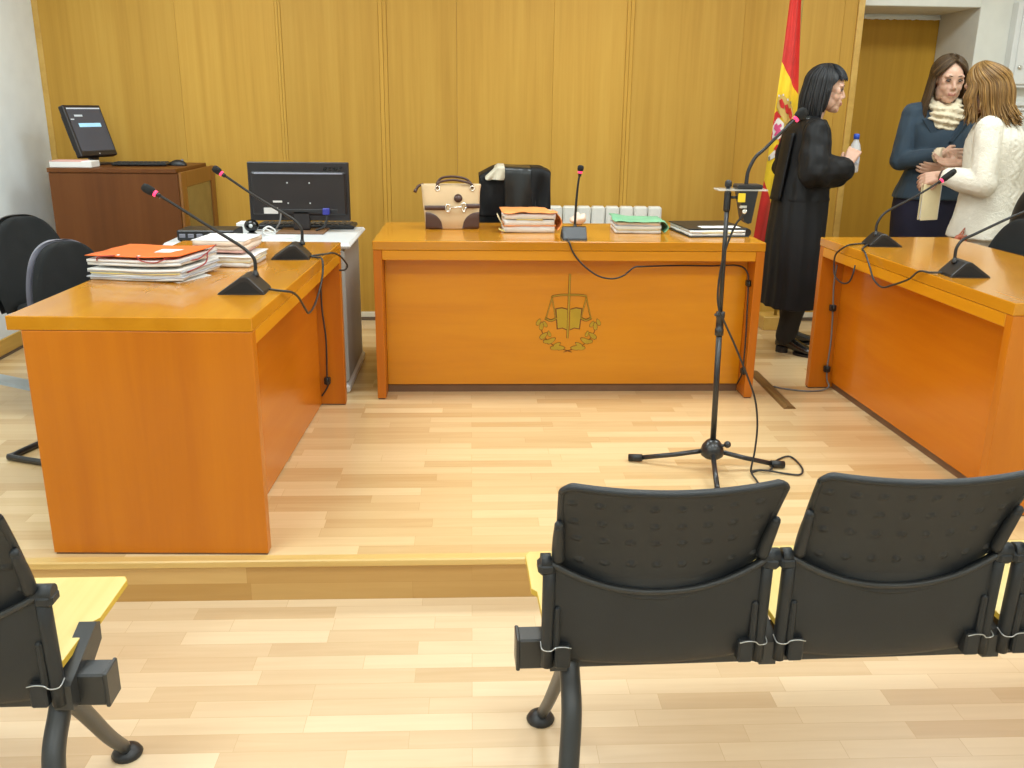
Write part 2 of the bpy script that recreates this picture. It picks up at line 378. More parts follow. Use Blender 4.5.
bb = MB(); bb.box(np.array((XL, YB - .014, PZ)), np.array((2.362, YB, PZ + .022)), 0.001, 1); bb.box(np.array((XL, YB - .012, PZ + .022)), np.array((2.362, YB + .01, PZ + .055)), 0.002, 0)
struct(build('baseboard_back', bb, [M['skirt_white'], M['skirt_dark']]))
bb = MB(); bb.box(np.array((XL, 2.6, PZ)), np.array((XL + .015, YB, PZ + .015)), 0.001, 1); bb.box(np.array((XL, 2.6, PZ + .015)), np.array((XL + .014, YB, PZ + .10)), 0.003, 0)
struct(build('baseboard_left', bb, [M['skirt_wood'], M['skirt_dark']]))
# thick white wall with the recessed door on the right
DX0, DX1, DH = 2.402, 3.15, 2.11
wr = MB(); wr.box(np.array((DX1, YW, PZ)), np.array((XR, YD + .1, ZC)), 0.004); wr.box(np.array((DX0, YW, DH)), np.array((DX1, YD + .1, ZC)), 0.004)
wr.box(np.array((DX0 - .3, YD + .04, PZ)), np.array((DX1 + .1, YD + .14, ZC)), 0)
struct(build('wall_back_right', wr, M['wall_grey']))
dr = struct(build('door_1', B(((DX0, YD, PZ), (DX1 - .002, YD + .035, 2.085)), bevel=0.002), M['door']))
build('door_handle', MB().tube([(3.07, YD, 1.18), (3.07, YD - .05, 1.18), (2.96, YD - .05, 1.18)], 0.009, 8, sub=1), M['silver'], dr)
# rough plaster bead along the top of the door
rb = MB(); rows = [[], []]
for i in range(60):
    x = DX0 + (DX1 - DX0) * i / 59; h = 0.018 + 0.006 * mnoise.noise(Vector((x * 40, 0, 0)))
    rows[0].append((x, YD - .006, 2.085 - h + .012)); rows[1].append((x, YD - .006, 2.112))
rb.sheet(rows, 0.006); struct(build('trim_5', rb, M['wall_white']))
# wall cabinet and ledge moulding at the right edge
wc = thing('wall_cabinet', 'white enamelled wall cabinet at the right edge, above the white moulding', 'cabinet', (3.78, YW - .07, 1.64))
build('body', B(((-.43, 0, 0), (.43, .07, .50)), bevel=0.004), M['enamel_box'], wc)
cd = build('door', B(((-.40, -.014, .02), (.41, 0, .48)), bevel=0.004), M['enamel_box'], wc)
build('latch', MB().lathe([(.012, 0), (.012, .012), (.006, .016)], (-.375, -.014, .12), 12, axis=(0, -1, 0)), M['silver'], cd)
ml = MB()
for z0, z1, d in ((1.50, 1.53, .03), (1.53, 1.555, .05), (1.455, 1.50, .018)): ml.box(np.array((3.44, YW - d, z0)), np.array((XR, YW + .01, z1)), 0.006)
struct(build('trim_6', ml, M['enamel_box']))

# ---------------------------------------------------------------- desks
def desk(label, loc, rotz, L_, dep, back=0.0, mod_bottom=0.005, front='front', frontgrain=None):
    d = thing('courtroom_desk', label, 'desk', (*loc, PZ), rotz)
    T = 0.042; sp = 0.04; rec = 0.115
    build('worktop', B(((0, 0, .76 - T), (L_, dep + back, .76)), bevel=0.0025), M['top'], d)
    for x in (0.001, L_ - sp - .001):
        build('side_panel', B(((x, 0.002, 0.006), (x + sp, dep, .76 - T - .001)), bevel=0.002), M['side'], d)
    build('front_rail', B(((sp + .002, 0.002, .76 - T - .046), (L_ - sp - .002, rec + .02, .76 - T - .0015)), bevel=0.002), M['edge'], d)
    mp = build('modesty_panel', B(((sp + .002, rec, mod_bottom), (L_ - sp - .002, rec + .02, .76 - T - .048)), bevel=0.001), M[front], d)
    if mod_bottom > 0.02:
        build('plinth', B(((sp + .002, rec + .012, 0), (L_ - sp - .002, rec + .03, mod_bottom)), bevel=0), M['plinth'], d)
    for x in (0.004, L_ - sp + .004): build('glide_strip', B(((x, 0.006, 0), (x + sp - .01, dep - .006, 0.006)), bevel=0), M['plinth'], d)
    return d, mp, rec
dl, _, _ = desk('honey-coloured wooden desk at the left with the orange folder pile on it', (-0.634, 2.583), rad(90) - 0.0308, 1.533, 0.667, 0.04, front='front_warm')
dc, mc, rec = desk('long honey-coloured desk facing the room with a gold scales-and-laurel emblem', (-0.4501, 4.157), 0.0, 1.819, 0.70, 0.0, mod_bottom=0.042)
dr_, _, _ = desk('honey-coloured wooden desk at the right carrying two black microphones', (1.703, 4.363), math.atan2(-1.56, .055), 1.561, 0.655, 0.0, mod_bottom=0.035, front='front_warm')

# gilded emblem on the modesty panel of the middle desk: scales, open book and laurel, each inlaid
ex, ez = 0.468 + 0.4501, 0.53 - PZ; ey = rec - 0.0015
px = 0.00486
def E(u, v): return (ex + (u - 567.5) * px, ey, ez - (v - 315) * px)     # drawn on the panel's own plane
em = thing('emblem', '', ''); del em['label']; del em['category']; em.parent = dc
def ribbon(mb, pts, w, mat=0, d=0.0016, sub=5):
    P = catmull([Vector(p) for p in pts], sub) if len(pts) > 2 else [Vector(p) for p in pts]
    for i in range(len(P) - 1):
        t = (P[i + 1] - P[i]); n = Vector((-t.z, 0, t.x)).normalized() * w / 2; e = t * 0.06
        q = [P[i] - e + n, P[i + 1] + e + n, P[i + 1] + e - n, P[i] - e - n]
        mb.add([tuple(p) for p in q] + [tuple(p - Vector((0, d, 0))) for p in q], [(0, 1, 2, 3), (7, 6, 5, 4), (0, 4, 5, 1), (1, 5, 6, 2), (2, 6, 7, 3), (3, 7, 4, 0)], mat)
sc_ = MB()
for w, mt, off in ((0.0098, 1, 0), (0.0052, 0, -.0016)):
    O = lambda p: (p[0], p[1] + off, p[2])
    ribbon(sc_, [O(E(568, 277)), O(E(567.5, 335))], w + .0012, mt)
    ribbon(sc_, [O(E(551, 296)), O(E(560, 294.5)), O(E(568, 294.5)), O(E(577, 294.5)), O(E(585, 295.5))], w, mt)
    for a, b, c in (((551, 297), (545.5, 318), (555, 318)), ((585, 297), (580.5, 317.5), (590, 317.5))):
        ribbon(sc_, [O(E(*a)), O(E(*b))], w * .6, mt); ribbon(sc_, [O(E(*a)), O(E(*c))], w * .6, mt)
        ribbon(sc_, [O(E(b[0] - 1, b[1])), O(E((b[0] + c[0]) / 2, b[1] + 2.5)), O(E(c[0] + 1, c[1]))], w * 1.3, mt)
build('scales', sc_, [M['gold'], M['gold_dark']], em)
bk = MB()
def leafpoly(mb, pts, off, mat): mb.prism([(p[0], p[2]) for p in pts], ey + off, ey + off - .0016, 'y', mat)
for s in (-1, 1):
    for g, off, mt in ((1.0, 0.0005, 1), (0.0, -0.001, 0)):
        x0, x1 = 568 + s * 1.5, 568 + s * (12.5 + g)
        pts = [E(x0, 309.5 - g), E(568 + s * 7, 308 - g), E(x1, 309 - g), E(568 + s * (10.6 + g), 328.5 + g), E(568 + s * 6, 327.5 + g), E(x0, 329.5 + g)]
        leafpoly(bk, pts, off, mt)
build('book', bk, [M['gold'], M['gold_dark']], em)
lr = MB()
for s in (-1, 1):
    stem = [E(568 + s * 28.5, 322), E(568 + s * 25, 335), E(568 + s * 16, 345), E(568 + s * 6, 349.5), E(568 - s * 4, 353)]
    ribbon(lr, stem, .003, 1)
    for li, (u, v, a, ln) in enumerate(((27, 326, 95, 8), (23.5, 324, 60, 6.5), (30, 322, 115, 7), (24.5, 336, 140, 9), (19, 334, 70, 6), (17, 341, 150, 9.5), (21, 342, 185, 7.5), (11, 345.5, 145, 8), (7.5, 348.5, 180, 9), (14, 349, 195, 7))):
        aa = rad(a); du, dv = cos(aa) * s, -sin(aa)
        for k, off, mt in ((1.14, 0.0005, 1), (1.0, -0.001, 0)):
            pts = []
            for q in range(10):
                t = 2 * pi * q / 10; a_, b_ = cos(t) * ln * .5 * k, sin(t) * ln * .24 * k * (1 - .35 * cos(t))
                pts.append(E(568 + s * u + a_ * du - b_ * dv, v + a_ * dv + b_ * du))
            leafpoly(lr, pts, off - li * .00012, mt)
build('laurel', lr, [M['gold'], M['gold_dark']], em)

# ---------------------------------------------------------------- beam seating in the foreground
def bench(name, label, loc, rotz, centers, x0, x1, legs):
    t = thing(name, label, 'bench', loc, rotz)
    build('beam', B(((x0, .03, .37), (x1, .085, .44)), bevel=0.004), M['chair_metal'], t)
    for x in (x0, x1): build('end_cap', B(((x - .004, .028, .368), (x + .004, .087, .442)), bevel=0.002), M['chair_metal'], t)
    W = 0.205
    def lower():
        g = []; nz_, nx = 26, 41
        for i in range(nz_):
            row = []
            for j in range(nx):
                u = -1 + 2 * j / (nx - 1); x = u * (W + .012)
                ztop = 0.637 - 0.062 * (1 - abs(u) ** 2.2); zbot = 0.404 - 0.013 * (1 - u * u)
                q = i / (nz_ - 1); z = zbot + (ztop - zbot) * q
                y = -0.012 * (1 - u * u) + 0.02 * (1 - q) ** 6 - 0.006 * q
                row.append((x, y, z))
            g.append(row)
        return g
    def upper():
        g = []; nv, nu = 70, 110
        for i in range(nv):
            q = i / (nv - 1); row = []
            for j in range(nu):
                u = -1 + 2 * j / (nu - 1)
                zb = 0.628 - 0.072 * (1 - abs(u) ** 2.2)
                zt = 0.840 - 0.012 * (1 - u * u)
                rc = max(0, abs(u) - .90) / .10; zt -= 0.016 * rc * rc
                z = zb + (zt - zb) * q
                h = (z - 0.60) / 0.24
                y = 0.012 - 0.105 * max(h, 0) ** 1.35 - 0.03 * (1 - u * u)
                if h < 0: y += 0.02 * h
                x = u * (W - .006 + 0.012 * h)
                b = 0
                for rr in range(4):
                    for cc in range(8):
                        bx = (-0.86 + 1.72 * (cc + .18 * rr - .27) / 7) * W; bz = 0.800 - 0.047 * rr - 0.010 * (1 - (bx / W) ** 2) - (0.004 * rr if rr == 3 else 0)
                        d2 = ((x - bx) / .0085) ** 2 + ((z - bz) / .0065) ** 2
                        if d2 < 1 and abs(bx) < W * .93: b = max(b, (1 - d2) ** .5)
                row.append((x, y - .0050 * b, z))
            g.append(row)
        return g
    lo_, upper0 = lower(), upper()
    for k, cx in enumerate(centers):
        sh = lambda g: [[(p[0] + cx, p[1], p[2]) for p in r] for r in g]; up_ = [[(p[0], p[1], p[2] + ((-.004, .008)[k] if k < 2 and len(centers) > 3 else 0) * min(1, max(0, (p[2] - .64) / .1))) for p in r] for r in upper0]
        s_ = MB(); yy = 0.40 if True else 0
        outline = []
        for (x, y) in ((-.222, .02), (-.224, .165), (-.235, .18), (-.235, .335), (-.225, .352), (.225, .352), (.235, .335), (.235, .18), (.224, .165), (.222, .02)): outline.append((cx + x, y))
        s_.prism(outline, .462, .474, 'z', 0)
        so = build('seat', s_, [M['seat_wood']], t)
        e_ = MB(); e_.prism([(cx + (x - cx) * 1.004, y + (.0015 if y > .3 else 0)) for x, y in outline], .4605, .4735, 'z'); build('seat_edge', e_, M['seat_edge'], so)
        bo = build('backrest', MB().sheet(sh(lo_), 0.012), M['chair_plastic'], t)
        rm = MB(); rm.tube([(p[0] + cx, p[1] - .004, p[2]) for p in lo_[-1]], 0.007, 8, sub=1); build('backrest_rim', rm, M['chair_metal'], bo)
        ub = MB().sheet(sh(up_), 0.012); ub.tube([(p[0] + cx, p[1] + .003, p[2]) for p in up_[-1]], 0.0068, 8, sub=1)
        for jj in (0, -1): ub.tube([(r[jj][0] + cx, r[jj][1] + .003, r[jj][2]) for r in up_], 0.0065, 8, sub=1)
        build('upper_back_panel', ub, M['chair_plastic'], bo)
        for s in (-1, 1):
            po = MB(); X = cx + s * (W + .014)
            po.tube([(X, .004, .398), (X, .002, .50), (X, -.002, .636)], 0.0135, 12, sub=2, flat=(1, 1.1))
            po.box(np.array((X - s * .014, -.016, .40)), np.array((X - s * .046, .012, .452)), 0.004)
            po.box(np.array((X - s * .010, -.0125, .44)), np.array((X - s * .024, .012, .538)), 0.004)
            # flared cap where the upper panel hooks in
            po.box(np.array((X - .018 + s * .006, -.020, .612)), np.array((X + .018 + s * .006, .022, .640)), 0.008)
            po.tube([(X + s * .002 - .016, -.001, .637), (X + s * .010 + .012, -.001, .637)], 0.0165, 12, sub=1)
            build('side_post', po, M['chair_plastic'], bo)
            rd = MB(); a = up_[6][0 if s < 0 else -1]; b_ = up_[40][0 if s < 0 else -1]; m_ = up_[22][0 if s < 0 else -1]
            rd.tube([(p[0] + cx + s * .003, p[1] - .010, p[2]) for p in (a, m_, b_)], [0.0125, 0.0125, .0115, .009], 12)
            rd.ball((b_[0] + cx + s * .003, b_[1] - .010, b_[2]), 0.0095, 10)
            build('edge_rod', rd, M['chair_plastic'], bo)
            wi = MB(); wi.tube([(X + s * .014, .006, .452), (X + s * .012, -.014, .446), (X - s * .004, -.0175, .444), (X - s * .014, -.0195, .452), (X - s * .030, -.020, .454), (X - s * .046, -.019, .450)], 0.0012, 6)
            build('wire_clip', wi, M['wire'], bo)
            if s < 0 and k > 0: continue
            lead = (s < 0)
            xb = cx - .195 if lead else cx + (.2425 if k < len(centers) - 1 else .226); dz = -.026 if lead else 0
            br = MB(); br.prism([(.0, .385), (.0, .437 + dz), (.145, .487 + dz), (.160, .478 + dz), (.158, .440 + dz), (.03, .380)], xb - .0175, xb + .0175, 'x')
            build('seat_bracket', br, M['chair_metal'], t)
    for x, out in legs:
        rl = MB(); rl.tube([(x, .05, .385), (x, .03, .36), (x + out * .06, -.025, .30), (x + out * .38, -.075, .20), (x + out * .69, -.125, .10), (x + out, -.175, .012)], 0.0215, 14)
        build('rear_leg', rl, M['chair_metal'], t)
        fl = MB(); fl.tube([(x - .002, .055, .375), (x - .004, .12, .30), (x - .014, .25, .13), (x - .02, .34, .028)], [.020, .020, .018, .016], 10, flat=(1, .75))
        f = build('front_leg', fl, M['chair_metal'], t)
        fp = MB(); fp.lathe([(.001, 0.0), (.034, 0.0), (.036, .006), (.030, .016), (.016, .026), (.001, .028)], (x - .022, .350, 0), 20); build('foot_pad', fp, M['black'], f)
    return t
bench('beam_seating', 'row of dimpled black seat backs on a beam in the right foreground, seen from behind', (0.10, 1.595, 0), rad(1.6), [.272, .756, 1.240, 1.724], -0.004, 2.0, [(.105, -.032), (1.62, .04)])
bench('beam_seating', 'dimpled black seat with yellow board at the lower left corner, beam end pointing right', (-2.090, 1.487, 0), rad(0.5), [.12, .605, 1.09], -.09, 1.386, [(.06, -.04), (1.292, .055)])
# ---------------------------------------------------------------- microphones
def mic(label, loc, rotz, neck, head, front_button=True, group='desk gooseneck microphones'):
    """neck / head in world; base built in local axes: the talker sits towards -x"""
    t = thing('gooseneck_microphone', label, 'microphone', (*loc, DZ), rotz, group)
    R = Matrix.Rotation(-rotz, 3, 'Z'); W = lambda p: tuple(R @ (Vector(p) - Vector((*loc, DZ))))
    b = MB(); w = 0.056
    prof = [(-.098, 0), (-.094, .006), (-.022, .056), (-.010, .059), (.004, .056), (.050, .010), (.054, 0)]
    r = [[(x, y * s, z) for x, z in prof] for y, s in ((-w, 1), (-w + .004, 1), (w - .004, 1), (w, 1))]
    r[0] = [(x * .96, -w, z * .95) for x, z in prof]; r[3] = [(x * .96, w, z * .95) for x, z in prof]
    b.rings(r, smooth=False); base = build('base', b, M['black'], t)
    for y in (-w - .0006, w + .0006):
        g = MB(); g.prism([(-.080, .004), (-.020, .041), (-.008, .044), (.002, .041), (.040, .006)], y - .0006, y + .0006, 'y'); build('speaker_grille', g, M['foam'], base)
    bt = MB(); ax = Vector((.66, 0, .75)).normalized(); c = Vector((.012, -.036, .0445)) if front_button else Vector((.012, .036, .0445))
    bt.lathe([(.001, 0), (.0085, 0), (.0085, .0014), (.001, .0018)], tuple(c), 14, axis=ax); build('call_button', bt, M['button'], base)
    sk = MB(); sk.lathe([(.012, 0), (.012, .008), (.008, .016), (.007, .022)], W((neck[0][0], neck[0][1], DZ + .044)), 12); build('neck_socket', sk, M['black_satin'], t)
    n = MB(); pts = [W((neck[0][0], neck[0][1], DZ + .05))] + [W(p) for p in neck]; n.tube(pts, [.0062, .0055, .0045], 10); build('gooseneck', n, M['gooseneck'], t)
    h0, h1 = Vector(W(head[0])), Vector(W(head[1])); ax = (h1 - h0).normalized(); q = h0 + ax * .004
    hm = MB(); hm.lathe([(.007, -.012), (.0085, 0), (.0088, .004)], tuple(h0 - ax * .004), 14, axis=ax); build('head_collar', hm, M['gooseneck'], t)
    rg = MB(); rg.lathe([(.009, 0), (.0105, .001), (.0105, .008), (.009, .009)], tuple(h0 - ax * .002), 16, axis=ax); build('light_ring', rg, M['ring'], t)
    fm = MB(); ln = (h1 - h0).length; fm.lathe([(.006, .006), (.0125, .009), (.0145, .018), (.0145, ln * .75), (.011, ln * .95), (.004, ln)], tuple(h0), 16, axis=ax); build('foam_windscreen', fm, M['foam'], t)
    return t
N_L1 = [(-0.712, 3.0, 1.0), (-0.734, 3.0, 1.029), (-0.768, 3.0, 1.055), (-0.862, 3.0, 1.116), (-0.967, 3.0, 1.186), (-1.012, 3.0, 1.214)]
N_L2 = [(-0.686, 3.72, 1.005), (-0.71, 3.72, 1.041), (-0.756, 3.72, 1.072), (-0.863, 3.72, 1.139), (-0.956, 3.72, 1.204), (-0.989, 3.72, 1.227)]
N_C = [(0.486, 4.26, 0.985), (0.488, 4.26, 1.057), (0.494, 4.26, 1.148), (0.502, 4.26, 1.207)]
N_R1 = [(1.851, 4.09, 0.998), (1.873, 4.09, 1.039), (1.915, 4.09, 1.07), (2.031, 4.09, 1.134), (2.124, 4.09, 1.196)]
N_R2 = [(1.823, 3.33, 1.001), (1.843, 3.33, 1.032), (1.886, 3.33, 1.054), (1.992, 3.33, 1.107), (2.098, 3.33, 1.155), (2.15, 3.33, 1.181)]
mic('black gooseneck microphone with red ring on the left desk, beside the orange folder pile', (-0.722, 2.972), 0.0, N_L1, ((-1.009, 3.0, 1.211), (-1.05, 3.0, 1.236)))
mic('black gooseneck microphone at the far end of the left desk, before the large monitor', (-0.700, 3.672), rad(4), N_L2, ((-0.986, 3.72, 1.224), (-1.019, 3.72, 1.25)))
mic('black gooseneck microphone standing upright on the middle desk, between the two document piles', (0.482, 4.250), rad(-90), N_C, ((0.502, 4.26, 1.203), (0.505, 4.26, 1.238)))
mic('black gooseneck microphone on the far end of the right desk, below the two women', (1.862, 4.092), rad(176), N_R1, ((2.12, 4.09, 1.192), (2.181, 4.09, 1.241)), False)
mic('nearer black gooseneck microphone on the right desk, its neck leaving the picture', (1.838, 3.318), rad(178), N_R2, ((2.15, 3.33, 1.181), (2.199, 3.33, 1.207)), False)

cable('microphone_cable', [(-0.664, 2.972, 0.908), (-0.640, 2.965, 0.906), (-0.612, 2.955, 0.905), (-0.596, 3.0, 0.892), (-0.594, 3.1, 0.853), (-0.592, 3.199, 0.792), (-0.590, 3.253, 0.766), (-0.588, 3.365, 0.771), (-0.586, 3.495, 0.811), (-0.583, 3.56, 0.862), (-0.590, 3.600, 0.905), (-0.615, 3.640, 0.906), (-0.643, 3.655, 0.908)], 'black cable looping over the edge of the left desk between its two microphones')
cable('microphone_cable', [(-0.644, 3.668, 0.908), (-0.598, 3.731, 0.906), (-0.572, 3.765, 0.905), (-0.556, 3.85, 0.88), (-0.555, 4.0, 0.83), (-0.556, 4.07, 0.80), (-0.565, 4.05, 0.785), (-0.575, 3.959, 0.80)], 'short black cable curling over the far corner of the left desk')
cable('microphone_cable', [(-0.672, 4.055, 0.775), (-0.676, 4.055, 0.70), (-0.676, 4.055, 0.601), (-0.665, 4.055, 0.461), (-0.669, 4.055, 0.279), (-0.667, 4.055, 0.241), (-0.697, 4.055, 0.192)], 'thin black cable hanging down inside the far end panel of the left desk')
cable('microphone_cable', [(0.444, 4.192, 0.908), (0.444, 4.165, 0.905), (0.452, 4.150, 0.893), (0.472, 4.149, 0.847), (0.52, 4.149, 0.792), (0.587, 4.149, 0.745), (0.653, 4.149, 0.731), (0.708, 4.149, 0.746), (0.753, 4.149, 0.783), (0.80, 4.16, 0.787), (0.995, 4.245, 0.778), (1.139, 4.250, 0.776), (1.27, 4.250, 0.778), (1.316, 4.241, 0.749), (1.317, 4.208, 0.692), (1.317, 4.189, 0.575), (1.317, 4.172, 0.407), (1.317, 4.181, 0.268), (1.316, 4.244, 0.188)], 'black cable drooping across the front of the middle desk, right of the emblem')
cable('microphone_cable', [(1.783, 3.33, 0.908), (1.745, 3.35, 0.905), (1.722, 3.39, 0.902), (1.715, 3.45, 0.86), (1.70, 3.546, 0.819), (1.697, 3.632, 0.794), (1.697, 3.716, 0.812), (1.697, 3.77, 0.858), (1.705, 3.85, 0.903), (1.735, 3.95, 0.905), (1.805, 4.06, 0.908)], 'black cable looping over the front of the right desk between its two microphones')
cable('microphone_cable', [(1.808, 4.098, 0.908), (1.755, 4.09, 0.905), (1.705, 4.053, 0.902), (1.690, 4.123, 0.855), (1.690, 4.131, 0.802), (1.690, 4.105, 0.755), (1.69, 4.017, 0.739), (1.69, 3.943, 0.757), (1.69, 3.911, 0.799), (1.70, 3.923, 0.835)], 'black cable curled in a ring hanging off the far corner of the right desk')
cable('floor_cable', [(1.776, 4.305, 0.775), (1.772, 4.305, 0.675), (1.781, 4.305, 0.56), (1.79, 4.305, 0.398), (1.787, 4.305, 0.247), (1.792, 4.30, 0.19), (1.80, 4.29, 0.160), (1.758, 4.27, 0.146), (1.672, 4.262, 0.145), (1.582, 4.30, 0.145), (1.535, 4.339, 0.145)], 'cable running down the right desk and across the floor to the brown cover', 0.0042, 'grey_cable')
for p, s, l in (((-.669, 4.059, .265), (.014, .012, .016), 'small black cable clip low inside the left desk'),
             ((1.319, 4.214, .70), (.012, .014, .014), 'upper black cable clip inside the middle desk end panel'), ((1.319, 4.175, .275), (.012, .014, .014), 'lower black cable clip inside the middle desk end panel'),
             ((1.781, 4.308, .56), (.015, .012, .015), 'upper black cable clip at the far end of the right desk'), ((1.787, 4.308, .247), (.015, .012, .015), 'lower black cable clip at the far end of the right desk')):
    s = np.array(s); c = B((np.array(p) - s, np.array(p) + s), bevel=.003)
    c.tube([(p[0], p[1] - s[1] - .001, p[2] - s[2]), (p[0], p[1] - s[1] - .001, p[2] + s[2])], .006, 8, sub=1)
    tag(build('cable_clip', c, M['clip'], world=True), l, 'clip', 'cable clips on the desks')
# floor covers
cc = MB(); d = Vector((1.503 - 1.513, 3.996 - 4.60, 0)); a = Vector((1.513, 4.60, PZ)); n = Vector((-d.y, d.x, 0)).normalized()
ring = lambda c: [tuple(c + n * x + Vector((0, 0, z))) for x, z in ((-.030, 0), (-.022, .009), (-.012, .014), (.012, .014), (.022, .009), (.030, 0))]
cc.rings([ring(a), ring(a + d * .5), ring(a + d)], smooth=False)
co = build('cable_cover', cc, M['channel'], world=True); tag(co, 'brown half-round cable cover on the floor right of the middle desk', 'cable cover')
cc = MB(); a = Vector((-2.50, 4.57, PZ)); d = Vector((1.0, -.55, 0)) * .42; n = Vector((-d.y, d.x, 0)).normalized()
ring = lambda c: [tuple(c + n * x + Vector((0, 0, z))) for x, z in ((-.060, 0), (-.045, .009), (.045, .009), (.060, 0))]
cc.rings([ring(a), ring(a + d)], smooth=False); tag(build('cable_cover', cc, M['grey_strip'], world=True), 'flat grey cable cover on the floor at the left edge behind the desk', 'cable cover')

# ---------------------------------------------------------------- stand microphone
bx, by = 0.937, 3.262
ms = thing('microphone_stand', 'tall black tripod microphone stand on the open floor before the middle desk', 'microphone stand', (bx, by, PZ))
m = MB(); m.lathe([(.012, .052), (.030, .050), (.043, .060), (.046, .078), (.040, .100), (.026, .118), (.014, .126)], (0, 0, 0), 20); build('hub', m, M['black_satin'], ms)
m = MB(); m.tube([(.0, 0, .085), (.030, -.02, .105), (.042, -.028, .112)], .006, 8, sub=1); m.ball((.048, -.032, .115), .014, 12); build('hub_knob', m, M['black_satin'], ms)
for fx, fy in ((0.660, 3.345), (1.195, 3.268), (0.895, 3.0)):
    dx, dy = fx - bx, fy - by
    m = MB(); m.tube([(dx * .06, dy * .06, .078), (dx * .5, dy * .5, .046), (dx, dy, .016)], .0098, 10, sub=1); lg = build('leg', m, M['black_satin'], ms)
    m = MB(); v = Vector((dx, dy, -.06)).normalized(); m.tube([(dx - v.x * .02, dy - v.y * .02, .019), (dx + v.x * .035, dy + v.y * .035, .0145)], .0145, 12, sub=1); build('rubber_foot', m, M['black'], lg)
m = MB(); m.tube([(0, 0, .10), (-.010, 0, .57)], .0115, 12, sub=1); build('lower_tube', m, M['black_satin'], ms)
m = MB(); m.lathe([(.012, -.045), (.0165, -.044), (.0165, -.02), (.0145, -.018), (.0145, .022), (.0165, .024), (.0165, .045), (.010, .047)], (-.0105, 0, .585), 16); m.tube([(-.012, 0, .612), (-.034, -.01, .622)], .005, 8, sub=1); build('clutch', m, M['black_satin'], ms)
m = MB(); m.tube([(-.011, 0, .56), (-.0195, 0, 1.10)], .0085, 12, sub=1); build('upper_tube', m, M['black_satin'], ms)
m = MB(); m.lathe([(.0115, 1.00), (.0125, 1.01), (.0125, 1.066), (.0105, 1.07)], (-.019, 0, 0), 14); m.lathe([(.0105, 1.086), (.0125, 1.088), (.0125, 1.104), (.006, 1.110)], (-.020, 0, 0), 14); m.tube([(-.01, -.005, 1.05), (.012, -.016, 1.05)], .005, 8, sub=1); build('top_clamp', m, M['black'], ms)
m = MB(); m.box(np.array((-.062, -.035, 1.074)), np.array((.115, .035, 1.080)), .001); build('clear_bracket', m, M['acrylic'], ms)
sm = thing('gooseneck_microphone', 'black gooseneck microphone clamped to the tall stand, hanging unit with yellow tag', 'microphone', (0.985, 3.262, 1.22))
m = MB(); m.box(np.array((-.042, -.036, .000)), np.array((.048, .036, .016)), .004); base = build('base_plate', m, M['black'], sm)
m = MB(); m.prism([(-.036, 0), (.034, 0), (.018, -.118), (.006, -.122), (-.010, -.112)], -.03, .03, 'y'); build('housing', m, M['black'], sm)
m = MB(); m.box(np.array((-.038, -.0345, -.045)), np.array((-.012, -.029, -.014)), .001); build('yellow_tag', m, M['yellow_tag'], sm)
m = MB(); m.lathe([(.007, 0), (.009, .002), (.009, .016), (.006, .018)], (-.012, -.036, -.078), 12, axis=(-.3, -1, .2)); m.box(np.array((-.030, -.036, -.066)), np.array((-.004, -.030, -.056)), .001); build('socket', m, M['silver'], sm)
N_S = [(0.982, 3.262, 1.246), (0.986, 3.262, 1.285), (1.007, 3.262, 1.33), (1.037, 3.262, 1.358), (1.089, 3.262, 1.413), (1.141, 3.262, 1.464)]
Ls = lambda p: (p[0] - .985, p[1] - 3.262, p[2] - 1.22)
m = MB(); m.tube([Ls((0.982, 3.262, 1.232))] + [Ls(p) for p in N_S], [.0075, .0065, .005], 10); build('gooseneck', m, M['gooseneck'], sm)
h0, h1 = Vector(Ls((1.135, 3.262, 1.457))), Vector(Ls((1.168, 3.262, 1.492))); ax = (h1 - h0).normalized()
m = MB(); m.lathe([(.009, 0), (.0115, .001), (.0115, .009), (.009, .010)], tuple(h0), 16, axis=ax); build('light_ring', m, M['ring'], sm)
m = MB(); m.lathe([(.006, .008), (.0145, .011), (.018, .022), (.018, .036), (.013, .048), (.004, .052)], tuple(h0), 16, axis=ax); build('foam_windscreen', m, M['foam'], sm)
cable('microphone_cable', [(0.972, 3.222, 1.140), (0.962, 3.225, 1.12), (0.948, 3.235, 1.096), (0.930, 3.243, 1.039), (0.912, 3.245, 0.959), (0.905, 3.245, 0.86), (0.912, 3.242, 0.79), (0.94, 3.24, 0.731), (0.985, 3.24, 0.645), (1.045, 3.24, 0.52), (1.081, 3.24, 0.43), (1.098, 3.24, 0.329), (1.096, 3.235, 0.226), (1.084, 3.221, 0.146), (1.120, 3.235, 0.146), (1.160, 3.225, 0.150), (1.221, 3.333, 0.146), (1.291, 3.376, 0.146), (1.298, 3.259, 0.146), (1.266, 3.188, 0.146), (1.211, 3.199, 0.146), (1.138, 3.212, 0.154), (1.081, 3.203, 0.152), (1.078, 3.114, 0.146), (1.063, 3.039, 0.146)], 'black cable running down the tall microphone stand and coiling by its foot', .0038)

